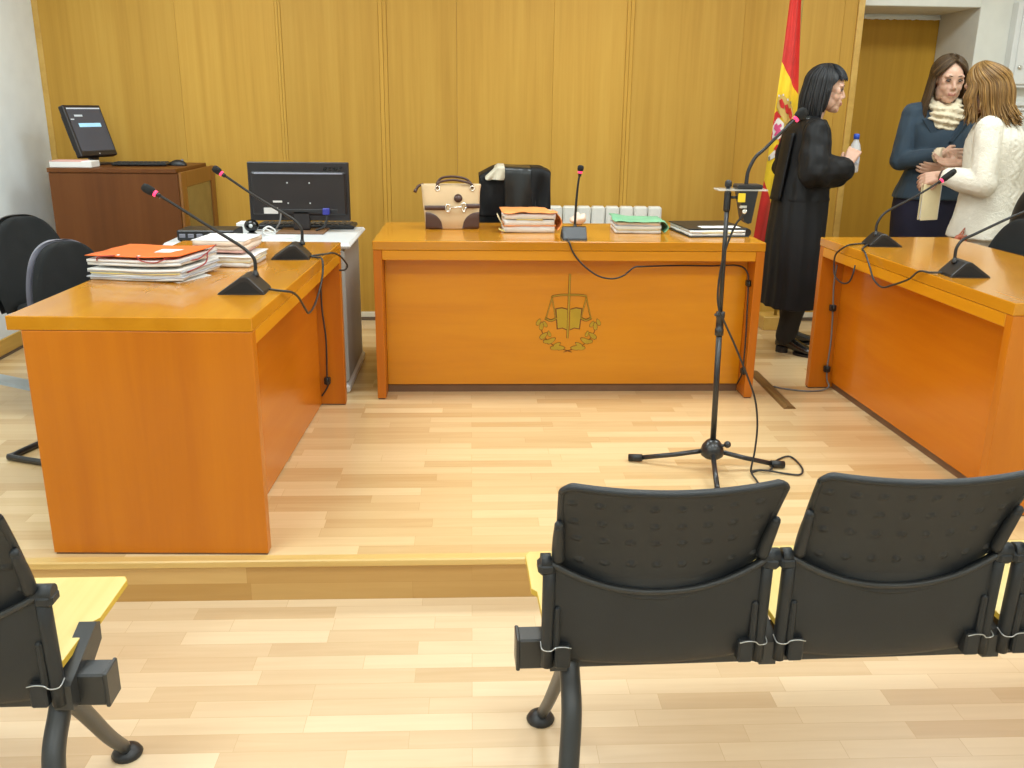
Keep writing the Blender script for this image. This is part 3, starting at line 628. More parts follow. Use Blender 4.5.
# ---------------------------------------------------------------- chairs behind the desks
def backrest_grid(w, z0, z1, bulge=.03, n=25, front=0.0, corner=2.6):
    """outline wide at the bottom, round at the top; faces +x"""
    g = []
    for i in range(n):
        q = sin(pi / 2 * i / (n - 1)); z = z0 + (z1 - z0) * q
        hw = w / 2 * (max(0, 1 - q ** corner) ** (1 / corner) * .985 + .015) * (0.90 + 0.10 * min(1, q * 3))
        row = []
        for j in range(n):
            u = -1 + 2 * j / (n - 1)
            row.append((front - .018 * (1 - u * u) - .05 * q + .02 * (1 - q), u * hw, z))
        g.append(row)
    return g
def office_chair(name, label, loc, rotz, kind='sled', w=.46, zt=.86, zb=.44):
    t = thing(name, label, 'chair', (*loc, PZ), rotz, None)
    g = backrest_grid(w, zb, zt)
    def pillow(k, dx, tf, tb):
        F, Bk = [], []
        for i, r in enumerate(g):
            f_, b_ = [], []
            for j, p in enumerate(r):
                u = abs(-1 + 2 * j / 24); v = abs(-1 + 2 * i / 24); m_ = (1 - u ** 4) * (1 - v ** 5)
                q = (p[0] + dx, p[1] * k, zb + (p[2] - zb) * (1 + (k - 1) * .5))
                f_.append((q[0] + tf * m_ ** .5, q[1], q[2])); b_.append((q[0] - tb * m_ ** .5, q[1], q[2]))
            F.append(f_); Bk.append(b_)
        m2 = MB(); m2.sheet(F); m2.sheet(Bk); return m2
    build('backrest', pillow(1.0, 0, .034, .02), M['fabric'], t); build('back_shell', pillow(1.035, -.022, .006, .022), M['shell'] if kind == 'sled' else M['black'], t)
    st = MB(); n = 20; R_ = []
    for z, k in ((.405, .9), (.415, .98), (.45, 1), (.470, .96), (.478, .80)):
        R_.append([(.235 + .235 * k * np.sign(cos(a)) * abs(cos(a)) ** .55, .235 * k * np.sign(sin(a)) * abs(sin(a)) ** .55, z) for a in [2 * pi * i / n for i in range(n)]])
    st.rings(R_); build('seat', st, M['fabric'], t)
    if kind == 'sled':
        for s in (-1, 1):
            f = MB(); f.tube([(.02, s * .20, .50), (.06, s * .22, .42), (.20, s * .23, .40), (.42, s * .23, .385), (.455, s * .23, .33), (.45, s * .23, .05), (.41, s * .23, .013), (.2, s * .23, .013), (-.19, s * .23, .013), (-.225, s * .20, .013), (-.23, 0, .013)], .0125, 10)
            build('sled_frame', f, M['black_satin'], t)
        bk = MB(); bk.tube([(.10, 0, .40), (-.02, 0, .41), (-.045, 0, .52)], .02, 10); build('back_bracket', bk, M['black'], t)
    else:
        c = MB(); c.lathe([(.024, .08), (.024, .24), (.016, .25), (.016, .40), (.06, .41)], (.22, 0, 0), 14); build('gas_column', c, M['black'], t)
        for k in range(5):
            a = 2 * pi * k / 5 - 1.29; f = MB(); f.tube([(.22, 0, .11), (.22 + .13 * cos(a), .13 * sin(a), .09), (.22 + .21 * cos(a), .21 * sin(a), .065)], [.022, .016], 8, sub=1); lg = build('base_arm', f, M['black'], t)
            cw = MB(); cw.lathe([(.001, -.02), (.026, -.02), (.028, -.012), (.028, .012), (.026, .02), (.001, .02)], (.22 + .22 * cos(a), .22 * sin(a), .028), 14, axis=(-sin(a), cos(a), 0)); build('castor', cw, M['black'], lg)
        bl = MB(); prof = []
        for k in range(9): prof += [(.026, k * .0145), (.036, k * .0145 + .007)]
        bl.lathe([(.02, -.002)] + prof + [(.02, .13)], (-.055, 0, .32), 14, axis=(.18, 0, 1)); bl.tube([(.18, 0, .39), (.04, 0, .34), (-.05, 0, .33)], .022, 8); build('back_bellows', bl, M['black'], t)
    return t
office_chair('visitor_chair', 'charcoal fabric chair with sled base, drawn up behind the left desk', (-1.525, 3.54), rad(-20), 'sled', .45, .835)
office_chair('swivel_chair', 'taller charcoal fabric chair at the left edge, behind the sled-base chair', (-2.02, 4.27), rad(-18), 'swivel', .50, .845)
office_chair('swivel_chair', 'charcoal chair behind the right desk at the right edge, in front of the white jumper', (2.46, 3.97), rad(192), 'swivel', .50, .895)
office_chair('swivel_chair', 'charcoal chair at the right edge, mostly hidden beside the white jumper', (2.775, 4.235), rad(18), 'swivel', .46, 1.03, .52)
office_chair('swivel_chair', 'charcoal chair behind the middle desk, draped with a black gown', (0.245, 5.26), rad(-90), 'swivel', .42, .985, .50)

# gown draped over that chair: two hanging layers of cloth and a pale turned-out lining
gw = thing('judicial_gown', 'black gown with pale lining thrown over the chair behind the handbag', 'gown', (0.245, 5.17, DZ + .02))
def drape(x0, x1, ztop, zlo, y, seed, w=.012, slope=0, round_=0):
    g = []
    for i in range(30):
        q = i / 29; row = []
        for j in range(26):
            u = j / 25; x = x0 + (x1 - x0) * u
            zt = ztop(u); z = zt + (zlo - zt) * max(0, (q - .16) / .84)
            yy = y + (.13 * (1 - q / .16) if q < .16 else 0) - .02 * min(1, q * 4)
            yy += 1.7 * w * mnoise.noise(Vector((x * 14 + seed, z * 5, seed))) + w * .8 * sin(u * 9 + seed + q * 3) * q
            row.append((x + slope * q, yy, z + (.006 * (1 - q / .16) if q < .16 else 0)))
        g.append(row)
    return g
rz = DZ + .02
build('hanging_cloth', MB().sheet(drape(-.20, .19, lambda u: .242 - .03 * max(0, (u - .85) / .15) ** 2 - .045 * max(0, (.22 - u) / .22), -.02, .0, 1.0), .008), M['robe'], gw)
build('satin_fold', MB().sheet(drape(-.068, .105, lambda u: .250 - .008 * u, .02, -.035, 4.0, .010, .012), .006), M['satin'], gw)
build('gown_sleeve', MB().sheet(drape(.085, .192, lambda u: .246 - .05 * max(0, u - .4) ** 1.5, -.01, -.045, 8.0, .012, .004), .006), M['robe'], gw)
build('pale_lining', MB().sheet(drape(-.165, -.062, lambda u: .195 + .060 * min(1, u * 1.5), .185, -.05, 2.0, .014), .005), M['lining'], gw)

# ---------------------------------------------------------------- white side table with the large monitor
wt = thing('side_table', 'pale grey side table behind the left desk carrying the large monitor', 'table', (-1.17, 4.56, PZ))
build('table_top', B(((-.26, -.30, .705), (.605, .34, .73)), bevel=.010), M['table_white'], wt)
build('leg_panel', B(((.525, -.285, .045), (.572, .30, .704)), bevel=.014), M['table_grey'], wt)
build('leg_panel', B(((-.235, -.285, .045), (-.19, .30, .704)), bevel=.014), M['table_grey'], wt)
for x in (.548, -.212): build('foot', B(((x - .03, -.31, 0), (x + .03, .36, .045)), bevel=.012), M['table_white'], wt)
build('back_panel', B(((-.19, .20, .25), (.525, .22, .70)), bevel=.002), M['table_grey'], wt)
TZ = PZ + .73
mn = thing('monitor', 'large black flat monitor seen from behind on the pale side table', 'monitor', (-0.865, 4.70, TZ))
b = MB(); b.prism([(.0, .055), (.0, .345), (.018, .345), (.018, .055)], -.252, .250, 'x'); b = MB()
b.box(np.array((-.252, -.012, .055)), np.array((.250, .018, .345)), .004); build('bezel', b, M['monitor'], mn)
b = MB(); b.box(np.array((-.235, -.030, .085)), np.array((.235, -.010, .298)), .008); shl = build('back_shell', b, M['monitor'], mn)
b = MB(); b.box(np.array((-.215, -.038, .287)), np.array((.222, -.012, .2935)), .002); build('vent_ridge', b, M['shell'], shl)
b = MB(); b.box(np.array((-.19, -.0315, .10)), np.array((.19, -.029, .115)), .001); build('port_recess', b, M['black'], shl)
b = MB()
for x in (-.055, .055):
    for z in (.145, .245): b.lathe([(.001, 0), (.004, 0), (.004, .002), (.001, .0025)], (x, -.030, z), 10, axis=(0, -1, 0))
build('screw', b, M['wire'], shl)
cu = bpy.data.curves.new('logo', 'FONT'); cu.body = 'acer'; cu.size = .050; cu.extrude = .0015; cu.shear = .25; cu.space_character = 1.05
tmp = bpy.data.objects.new('logo_tmp', cu); COL.objects.link(tmp); dg = bpy.context.evaluated_depsgraph_get(); me = bpy.data.meshes.new_from_object(tmp.evaluated_get(dg)); bpy.data.objects.remove(tmp)
for v in me.vertices: v.co = Vector((v.co.x * 1.06 + .120, -.0135 - v.co.z, v.co.y * .72 + .3055))
me.materials.clear(); me.materials.append(M['logo']); lo = bpy.data.objects.new('logo', me); COL.objects.link(lo); lo.parent = mn
b = MB(); b.box(np.array((-.178, -.0325, .092)), np.array((-.108, -.030, .122)), 0); b.box(np.array((-.130, -.0325, .148)), np.array((-.085, -.030, .157)), 0); build('rating_label', b, M['sticker'], shl)
b = MB(); b.box(np.array((.118, -.056, .090)), np.array((.152, -.032, .122)), .003); b.tube([(.135, -.045, .092), (.137, -.05, .07), (.12, -.055, .03), (.08, -.05, .012)], .005, 8, mat=1); build('video_plug', b, [M['vga'], M['cable']], mn)
b = MB(); b.tube([(-.092, -.04, .105), (-.095, -.055, .06), (-.11, -.06, .03), (-.13, -.05, .008)], .0045, 8); build('power_cord', b, M['grey_cable'], mn)
b = MB(); b.box(np.array((-.035, -.030, .01)), np.array((.048, -.008, .105)), .004); st = build('stand_neck', b, M['monitor'], mn)
b = MB(); b.box(np.array((-.11, -.12, 0)), np.array((.13, .10, .009)), .004); build('stand_base', b, M['plinth'], mn)
kb = thing('keyboard', 'black keyboard lying on the pale side table behind the large monitor', 'keyboard', (-0.865, 4.855, TZ))
build('case', B(((-.25, -.08, 0), (.255, .08, .022)), bevel=.006), M['black'], kb)
ky = MB()
for i in range(5):
    for j in range(15): ky.box(np.array((-.235 + j * .0315, -.066 + i * .026, .020)), np.array((-.235 + j * .0315 + .027, -.066 + i * .026 + .021, .027)), .002)
build('keys', ky, M['chair_plastic'], kb)
bxr = thing('network_box', 'flat black box with buttons at the left end of the side table', 'box', (-1.245, 4.39, TZ))
build('case', B(((-.13, -.075, .004), (.135, .10, .052)), bevel=.005), M['black'], bxr)
b = MB()
for x in (-.105, -.065, -.025): b.box(np.array((x - .014, -.0775, .018)), np.array((x + .014, -.074, .036)), .002)
build('front_buttons', b, M['shell'], bxr)
b = MB()
for x in (-.11, .11):
    for y in (-.06, .08): b.lathe([(.001, 0), (.012, 0), (.012, .006), (.001, .006)], (x, y, 0), 10)
build('foot', b, M['black'], bxr)
wb = thing('webcam', 'small round black device on the side table, left of the large monitor', 'webcam', (-1.085, 4.56, TZ))
b = MB(); b.ball((0, 0, .045), (.036, .034, .032), 18); build('body', b, M['logo'], wb)
b = MB(); b.lathe([(.001, -.002), (.010, 0), (.008, .003), (.001, .004)], (.004, -.033, .048), 12, axis=(0, -1, 0)); build('lens', b, M['button'], wb)
b = MB(); b.lathe([(.026, 0), (.026, .006), (.012, .016)], (0, 0, 0), 14); build('foot', b, M['black'], wb)
tag(build('white_cable', MB().tube([(-1.03, 4.56, TZ + .006), (-1.015, 4.50, TZ + .035), (-.985, 4.49, TZ + .05), (-.965, 4.53, TZ + .028), (-.985, 4.58, TZ + .01), (-1.02, 4.56, TZ + .03), (-1.01, 4.50, TZ + .012), (-.94, 4.47, TZ + .006)], .004, 8), M['paper'], world=True), 'white cable coiled on the side table beside the round black device', 'cable')
ps = MB(); ps.box(np.array((-1.175, 4.62, TZ + .0)), np.array((-1.11, 4.72, TZ + .05)), .003); tag(build('power_adapter', ps, M['paper'], world=True), 'small white box on the side table behind the round black device', 'adapter')
tag(build('paper_sheet', B(((-1.00, 4.43, TZ + .0005), (-.86, 4.545, TZ + .004)), bevel=0), M['paper'], world=True), 'white paper sheet on the side table in front of the large monitor', 'paper')

# ---------------------------------------------------------------- walnut cabinet in the left corner
cb = thing('cabinet', 'dark walnut cabinet in the left corner with a smoked glass door', 'cabinet', (-1.945, 5.50, PZ))
build('carcass', B(((-.36, -.335, 0), (.335, .345, .98)), bevel=.002), M['cabinet'], cb)
build('cabinet_top', B(((-.365, -.34, .981), (.33, .25, 1.005)), bevel=.003), M['cabinet'], cb)
df = MB()
for lo, hi in (((.336, -.33, .02), (.352, -.24, .985)), ((.336, .26, .02), (.352, .34, .985)), ((.336, -.24, .90), (.352, .26, .985)), ((.336, -.24, .02), (.352, .26, .10))): df.box(np.array(lo), np.array(hi), .002)
df_ = build('door', df, M['cabinet_frame'], cb)
build('glass_pane', B(((.338, -.24, .10), (.345, .26, .90)), bevel=0), M['olive_glass'], df_)
CZT = PZ + 1.005
sm_ = thing('monitor', 'small black screen tilted on the walnut cabinet in the left corner', 'monitor', (-2.150, 5.48, CZT), rad(68))
Rm = Matrix.Rotation(rad(-19), 3, 'X')
def tilt(mb): mb.v = [tuple(Rm @ Vector((p[0], p[1], p[2] - .05)) + Vector((0, 0, .05))) for p in mb.v]; return mb
build('bezel', tilt(B(((-.140, -.018, .045), (.140, .022, .340)), bevel=.005)), M['monitor'], sm_)
scn = build('screen', tilt(B(((-.126, -.0195, .075), (.126, -.017, .326)), bevel=0)), M['screen'], sm_)
b = MB(); b.box(np.array((-.085, -.0205, .272)), np.array((-.025, -.0192, .283)), 0); b.box(np.array((-.120, -.0205, .254)), np.array((-.095, -.0192, .26)), 0); b.box(np.array((-.124, -.0205, .315)), np.array((.124, -.0192, .322)), 0); build('screen_text', tilt(b), M['screen_line'], scn)
b = MB(); b.box(np.array((-.075, -.0205, .212)), np.array((.090, -.0192, .234)), 0); build('screen_highlight', tilt(b), M['screen_blue'], scn)
b = MB(); b.lathe([(.001, 0), (.004, 0), (.004, .001), (.001, .001)], (0, -.0185, .058), 10, axis=(0, -1, 0)); build('badge', tilt(b), M['button'], sm_)
build('back_shell', tilt(B(((-.12, .022, .09), (.12, .05, .30)), bevel=.01)), M['monitor'], sm_)
build('stand_neck', B(((-.03, .02, .0), (.03, .05, .12)), bevel=.004), M['monitor'], sm_)
build('stand_base', B(((-.08, -.05, 0), (.08, .10, .012)), bevel=.004), M['monitor'], sm_)
wbx = MB(); wbx.box(np.array((-2.300, 5.18, CZT + .001)), np.array((-2.075, 5.30, CZT + .036)), .003)
wbo = tag(build('paper_box', wbx, M['paper'], world=True), 'flat white paper box with pink edge on the walnut cabinet', 'box')
build('pink_lid', B(((-.112, -.0605, .031), (.06, .0605, .037)), bevel=.001), M['paper_pink'], wbo)
k2 = thing('keyboard', 'black keyboard on the walnut cabinet beside the small screen', 'keyboard', (-1.885, 5.42, CZT), rad(6))
build('case', B(((-.15, -.07, .004), (.15, .07, .018)), bevel=.005), M['black'], k2)
ky = MB()
for i in range(5):
    for j in range(12): ky.box(np.array((-.140 + j * .0235, -.06 + i * .024, .016)), np.array((-.140 + j * .0235 + .020, -.06 + i * .024 + .019, .023)), .002)
build('keys', ky, M['chair_plastic'], k2)
ms2 = MB(); ms2.ball((0, 0, 0), (.052, .032, .034), 18); ms2.v = [(x, y, max(z, 0)) for x, y, z in ms2.v]; ms2.shift((-1.69, 5.45, CZT))
mo = tag(build('computer_mouse', ms2, M['black'], world=True), 'black computer mouse at the right end of the walnut cabinet top', 'mouse')
build('scroll_wheel', MB().lathe([(.001, -.004), (.007, -.004), (.007, .004), (.001, .004)], (.025, 0, .030), 12, axis=(0, 1, 0)), M['shell'], mo)

# ---------------------------------------------------------------- papers
def wavy_stack(parts, name, parent, c, sx, sy, z0, layers, seed, rot=0.0, bend=None):
    """each layer of loose pages is a slightly different sheet block; layers = [(thickness, material, overhang x, overhang y)]"""
    z = z0; R = Matrix.Rotation(rot, 3, 'Z')
    for k, (th, mat, ox, oy) in enumerate(layers):
        g = []
        for i in range(13):
            row = []
            for j in range(13):
                u, v = -1 + 2 * i / 12, -1 + 2 * j / 12
                wob = .006 * mnoise.noise(Vector((u * 2 + seed, v * 2, k * 3.1 + seed)))
                x = u * (sx / 2 + ox) + wob; y = v * (sy / 2 + oy) + wob
                zz = z + .10 * th * mnoise.noise(Vector((u * 1.5, v * 1.5 + k, seed))) + (bend(u, v) if bend else 0)
                p = R @ Vector((x, y, 0)); row.append((c[0] + p.x, c[1] + p.y, zz))
            g.append(row)
        build(name, MB().sheet(g, -th if False else th), M[mat], parent); z += th * 1.04
    return z
fz = DZ + .001
def stackthing(name, label, cat, c, sx, sy, layers, seed, rot, bend=None, part='pages'):
    t = thing(name, label, cat, (c[0], c[1], c[2]), rot)
    z = wavy_stack(None, part, t, (0, 0), sx, sy, .002, layers, seed, 0, bend); return t, z
curl = lambda u, v: .018 * max(0, u) ** 2 * (1)
C1 = (-1.128, 3.275, DZ)
lyr = [(.008, 'paper', .0, .0), (.004, 'paper_grey', .006, .004), (.009, 'paper', -.004, -.002), (.003, 'paper_yellow', -.006, .003), (.006, 'paper_grey', .004, 0), (.007, 'paper', .002, .004)]
s1, z1 = stackthing('document_bundle', 'pile of white and grey court papers under the orange folder', 'papers', C1, .345, .27, lyr, 3.3, rad(-12), lambda u, v: .008 * max(0, u) ** 2)
C2 = (-1.132, 3.275, DZ + z1 + .003)
s2 = thing('elastic_folder', 'orange card folder stuffed with papers on top of the left desk pile', 'folder', (C2[0], C2[1], C2[2]), rad(-12))
z2 = wavy_stack(None, 'pages', s2, (0, 0), .34, .26, .008, [(.009, 'paper', .004, .002), (.003, 'paper_grey', .008, 0), (.008, 'paper', .0, .004)], 8.1, 0, lambda u, v: .009 * max(0, u) ** 2)
g = [[(u * .175, v * .138, z2 + .011 + .009 * max(0, u) ** 2 + .002 * mnoise.noise(Vector((u * 2, v * 2, 1)))) for v in np.linspace(-1, 1, 14)] for u in np.linspace(-1, 1, 18)]
cv = build('cover', MB().sheet(g, .0025), M['orange'], s2)
b = MB(); b.box(np.array((.02, -.03, z2 + .0145)), np.array((.12, .045, z2 + .0155)), 0, R=Matrix.Rotation(rad(8), 3, 'Z')); build('title_label', b, M['paper'], cv)
b = MB(); z = z2 + .016
b.tube([(.176, .125, z + .008), (.185, .02, z - .012), (.180, -.05, z - .02), (.12, -.137, z - .002)], .0022, 6); build('elastic_band', b, M['band'], s2); b = MB(); b.tube([(.02, -.139, z), (.04, -.146, z - .014), (.09, -.146, z - .018), (.13, -.143, z - .004)], .0022, 6); build('elastic_band', b, M['band'], s2); b = MB(); b.tube([(-.13, -.140, z - .02), (-.12, -.143, z - .006), (-.06, -.141, z)], .0022, 6)
build('elastic_band', b, M['band'], s2); b = MB(); b.tube([(.181, .05, z - .01), (.194, .0, z - .04), (.181, -.10, z - .055)], .0022, 6); build('elastic_band', b, M['band'], s2)
b = MB()
for x, y in ((.13, -.12), (.02, -.125), (.16, .10), (-.06, -.12)): b.lathe([(.001, 0), (.006, 0), (.005, .002), (.001, .0025)], (x, y, z2 + .0145 + .004 * max(0, x / .185) ** 2), 10)
build('eyelet', b, M['paper'], s2)
ls = MB(); ls.prism([(-1.00, 3.11), (-.93, 3.26), (-.97, 3.30), (-1.04, 3.15)], DZ + .0005, DZ + .0025, 'z'); tag(build('paper_sheet', ls, M['paper'], world=True), 'loose white sheet sticking out right of the orange folder pile', 'paper')
# pink and white bundles behind
b1, zb = stackthing('document_bundle', 'pile of crumpled white papers under the pale pink bundle on the left desk', 'papers', (-.915, 3.54, DZ), .18, .21, [(.016, 'paper', .0, .0), (.004, 'paper_cream', .006, .004), (.014, 'paper', .004, .0), (.004, 'paper', .012, .006)], 5.2, rad(-4))
b2, _ = stackthing('document_bundle', 'pale pink bound bundle on the crumpled white papers of the left desk', 'papers', (-.945, 3.57, DZ + zb + .006), .195, .20, [(.010, 'paper_pink', -.004, -.004), (.016, 'paper_blush', .004, .0), (.016, 'paper_blush', .002, .002), (.003, 'paper', .006, .0)], 6.4, rad(-6))
# middle desk: salmon bundle, green bundle, ring binder, crumpled paper
d1 = thing('document_bundle', 'thick salmon-orange folder of papers beside the handbag on the middle desk', 'papers', (.282, 4.565, DZ), rad(2))
z = wavy_stack(None, 'pages', d1, (0, 0), .25, .22, .002, [(.030, 'paper', 0, 0), (.004, 'salmon', .006, .004), (.024, 'paper', -.002, 0), (.005, 'paper_yellow', -.06, .003), (.024, 'paper', 0, 0)], 2.2, 0)
g = [[(u * .135, v * .125, z + .006 + .012 * (1 - abs(u)) * 0 + (.008 * mnoise.noise(Vector((u * 2, v * 3, 4)))) - .030 * max(0, u - .75) * 4 * (v > -.2)) for v in np.linspace(-1, 1, 14)] for u in np.linspace(-1, 1, 22)]
build('cover', MB().sheet(g, .003), M['salmon'], d1)
g = [[(.137 + .022 * sin(q * pi), v * .12, .012 + (z - .012) * q) for v in np.linspace(-1, 1, 8)] for q in np.linspace(0, 1, 12)]; build('spine_flap', MB().sheet(g, .003), M['salmon'], d1)
g = [[(-.128 - .028 * q, -.10 + .05 * v + .01 * q, .030 + .05 * q + .01 * v) for v in np.linspace(0, 1, 6)] for q in np.linspace(0, 1, 6)]; build('paper_tab', MB().sheet(g, .002), M['paper_cream'], d1)
g = [[(-.120 - .030 * q, -.112 + .04 * v, .006 + .012 * q + .004 * v) for v in np.linspace(0, 1, 6)] for q in np.linspace(0, 1, 6)]; build('paper_tab', MB().sheet(g, .002), M['paper_yellow'], d1)
d2 = thing('document_bundle', 'green folder of papers on the middle desk, right of its microphone', 'papers', (.825, 4.56, DZ), rad(-2))
z = wavy_stack(None, 'pages', d2, (0, 0), .225, .22, .002, [(.014, 'paper', 0, 0), (.004, 'paper_cream', -.01, .003), (.016, 'paper', .002, 0), (.004, 'paper_grey', 0, 0), (.012, 'paper_blush', -.004, 0)], 9.2, 0)
g = [[(u * .125 + .004, v * .125, z + .004 + .006 * mnoise.noise(Vector((u * 2, v * 2, 9))) + .015 * max(0, -u - .2) * (v > 0)) for v in np.linspace(-1, 1, 14)] for u in np.linspace(-1, 1, 20)]
build('cover', MB().sheet(g, .003), M['green'], d2)
g = [[(.128 + .020 * sin(q * pi), v * .12 - .01 * q, .006 + z * q) for v in np.linspace(-1, 1, 8)] for q in np.linspace(0, 1, 12)]; build('spine_flap', MB().sheet(g, .003), M['green'], d2)
d3 = thing('ring_binder', 'black binder with a white label lying at the right end of the middle desk', 'binder', (1.178, 4.50, DZ), rad(6))
build('bottom_cover', B(((-.15, -.17, 0), (.15, .17, .004)), bevel=.001), M['black'], d3)
wavy_stack(None, 'pages', d3, (-.005, 0), .275, .32, .006, [(.012, 'paper', 0, 0), (.003, 'paper_yellow', -.06, .002), (.010, 'paper', 0, 0)], 1.2, 0)
tc_ = build('top_cover', B(((-.15, -.15, .036), (.15, .17, .040)), bevel=.001), M['plinth'], d3); tc_.data.materials[0] = M['black']
build('spine', MB().tube([(.145, -.155, .020), (.145, .168, .020)], .0195, 12, sub=1), M['black'], d3)
build('label', B(((-.075, -.13, .0402), (.12, -.055, .0412)), bevel=0), M['paper'], d3)
cr = MB(); cr.ball((0, 0, .028), (.044, .038, .028), 24); cr.v = [tuple(Vector(p) * (1 + .35 * mnoise.noise(Vector(p) * 38))) for p in cr.v]; cr.v = [(x, y, max(z, .001)) for x, y, z in cr.v]; cr.shift((.565, 4.80, DZ))
tag(build('crumpled_paper', cr, M['paper_blush'], world=True), 'crumpled pinkish-beige paper at the back of the middle desk behind the microphone', 'paper')

# ---------------------------------------------------------------- handbag
hb = thing('handbag', 'beige canvas handbag with brown leather corners on the middle desk', 'handbag', (-.098, 4.64, DZ), rad(4))
def bagring(z, w, d, ox=0): return [(ox + w / 2 * np.sign(cos(a)) * abs(cos(a)) ** .35, d / 2 * np.sign(sin(a)) * abs(sin(a)) ** .45, z) for a in [2 * pi * (k + .5) / 40 for k in range(40)]]
bd = MB(); bd.rings([bagring(z, w, d, o) for z, w, d, o in ((.0, .255, .115, 0), (.006, .27, .13, 0), (.06, .275, .128, 0), (.12, .285, .112, -.002), (.18, .292, .085, -.004), (.213, .300, .060, -.004), (.218, .298, .056, -.004), (.213, .285, .045, -.004), (.17, .27, .05, -.004))])
bd.v = [(x + .003 * mnoise.noise(Vector((x * 12, y * 12, z * 12))), y + .005 * mnoise.noise(Vector((x * 10 + 5, y * 8, z * 10))), z) for x, y, z in bd.v]
body = build('body', bd, M['canvas'], hb)
fy = lambda z: -float(np.interp(z, [0, .006, .06, .12, .18, .213], [.0575, .065, .064, .056, .0425, .030])) - .0035
def patch(mb, fn, nx=10, nz=10, th=.002):
    mb.sheet([[fn(i / (nx - 1), j / (nz - 1)) for j in range(nz)] for i in range(nx)], th)
for s in (-1, 1):
    p = MB()
    def corner(u, v):
        x = s * (.134 - u * .085); ztop = .004 + .082 * math.sqrt(max(0, 1 - (u) ** 2.2)); z = .004 + (ztop - .004) * v; return (x, fy(z) - .001, z)
    patch(p, corner, 14, 10, .0025); build('leather_corner', p, M['brown_leather'], body)
st_ = MB(); st_.sheet([[(x, fy(z) - .0015, z) for z in (.096, .107, .118)] for x in np.linspace(-.138, -.034, 12)], .003); st_.sheet([[(x, fy(z) - .0015, z) for z in (.104, .115, .126)] for x in np.linspace(.066, .138, 10)], .003); build('leather_strap', st_, M['brown_leather'], body)
ht = MB(); c = (.012, fy(.1) - .006, .108)
ht.tube([(c[0] - .028, c[1], c[2]), (c[0], c[1] - .002, c[2] + .001), (c[0] + .036, c[1], c[2] + .004)], .0042, 8)
for dx, s in ((-.034, -1), (.044, 1)):
    ht.tube([(c[0] + dx + .011 * cos(a), c[1], c[2] + .019 * sin(a) + dx * .08) for a in np.linspace(0, 2 * pi, 15)], .0042, 8, sub=1)
    ht.tube([(c[0] + dx - .004, c[1], c[2] - .014), (c[0] + dx + .006, c[1] - .003, c[2] - .026)], .0035, 8, sub=1)
build('horsebit_buckle', ht, M['silver'], body)
rp = MB(); rp.lathe([(.001, 0), (.020, 0), (.021, .002), (.001, .003)], (.030, fy(.152) + .001, .152), 24, axis=(0, -1, .3)); build('round_patch', rp, M['brown_leather'], body)
for y, zh in ((-.033, .0), (.028, .012)):
    h = MB(); h.tube([(-.072, y - .004, .200), (-.070, y, .222), (-.045, y + .002, .234 + zh), (.01, y + .004, .240 + zh), (.07, y + .002, .230 + zh), (.098, y, .220), (.102, y - .004, .200)], .006, 10); hd = build('handle', h, M['brown_leather'], hb)
    r = MB()
    for x in (-.072, .101): r.tube([(x + .010 * cos(a), y - .008, .199 + .012 * sin(a)) for a in np.linspace(0, 2 * pi, 13)], .003, 8, sub=1)
    build('handle_ring', r, M['silver'], hd)
zp = MB(); zp.box(np.array((-.15, -.012, .208)), np.array((.15, .012, .2155)), .002); zp.tube([(-.140, 0, .216), (-.165, -.006, .208), (-.178, -.012, .190)], .007, 8); zp.tube([(-.178, -.012, .192), (-.184, -.014, .178)], .0085, 8, sub=1); build('zip_tab', zp, M['brown_leather'], hb)

# ---------------------------------------------------------------- radiator
rdt = thing('radiator', 'white ribbed radiator on the panelled wall behind the middle desk', 'radiator', (.80, YB - .092, PZ))
for k in range(9):
    x = -.36 + k * .09 - .0 ; b = MB(); b.box(np.array((x - .042, -.035, .12)), np.array((x + .042, .035, .758)), .010); build('radiator_section', b, M['radiator'], rdt)
for x in (-.3, .3): build('foot', B(((x - .012, -.02, 0), (x + .012, .02, .13)), bevel=.002), M['radiator'], rdt)
b = MB()
for z in (.15, .72): b.tube([(-.40, .01, z), (.40, .01, z)], .016, 10, sub=1)
for x in (-.3, .3): b.tube([(x, .03, .68), (x, .08, .68)], .01, 8, sub=1)
build('pipe', b, M['radiator'], rdt)

# ---------------------------------------------------------------- flag
fl = thing('flag', 'red and yellow national flag with coat of arms hanging behind the gowned woman', 'flag', (1.99, 5.62, PZ))
build('pole_base', B(((-.125, -.05, 0), (.10, .12, .085)), bevel=.004), M['skirt_wood'], fl)
build('pole', MB().tube([(-.03, .02, .08), (-.075, -.02, 2.2), (-.085, -.03, 2.62)], .011, 10, sub=1), M['pole'], fl)
tt = [-.30, -.12, .0, .22, .46, .60, .74, .87, 1.0]
Lp = [(1.845, 2.50), (1.830, 2.28), (1.817, 2.10), (1.799, 1.757), (1.776, 1.40), (1.766, 1.25), (1.755, 1.087), (1.735, .90), (1.720, .726)]
Rp = [(1.880, 2.50), (1.876, 2.32), (1.876, 2.10), (1.912, 1.580), (1.945, 1.18), (1.935, .98), (1.893, .78), (1.885, .56), (1.873, .335)]
def fp(s, t, off=0.0):
    lx, lz = np.interp(t, tt, [p[0] for p in Lp]), np.interp(t, tt, [p[1] for p in Lp]); rx, rz_ = np.interp(t, tt, [p[0] for p in Rp]), np.interp(t, tt, [p[1] for p in Rp])
    fold = .022 * sin(s * 5.2 + t * 2.0) * (0.4 + min(1, max(t, 0))) + .008 * sin(s * 13 + t * 5)
    return (lx + (rx - lx) * s - 1.99, 5.50 - fold - off - 5.62 - .02 * s, lz + (rz_ - lz) * s - PZ)
g = []; tv = list(np.linspace(-.30, .22, 20)) + list(np.linspace(.22, .74, 22))[1:] + list(np.linspace(.74, 1.0, 12))[1:]
cl = MB()
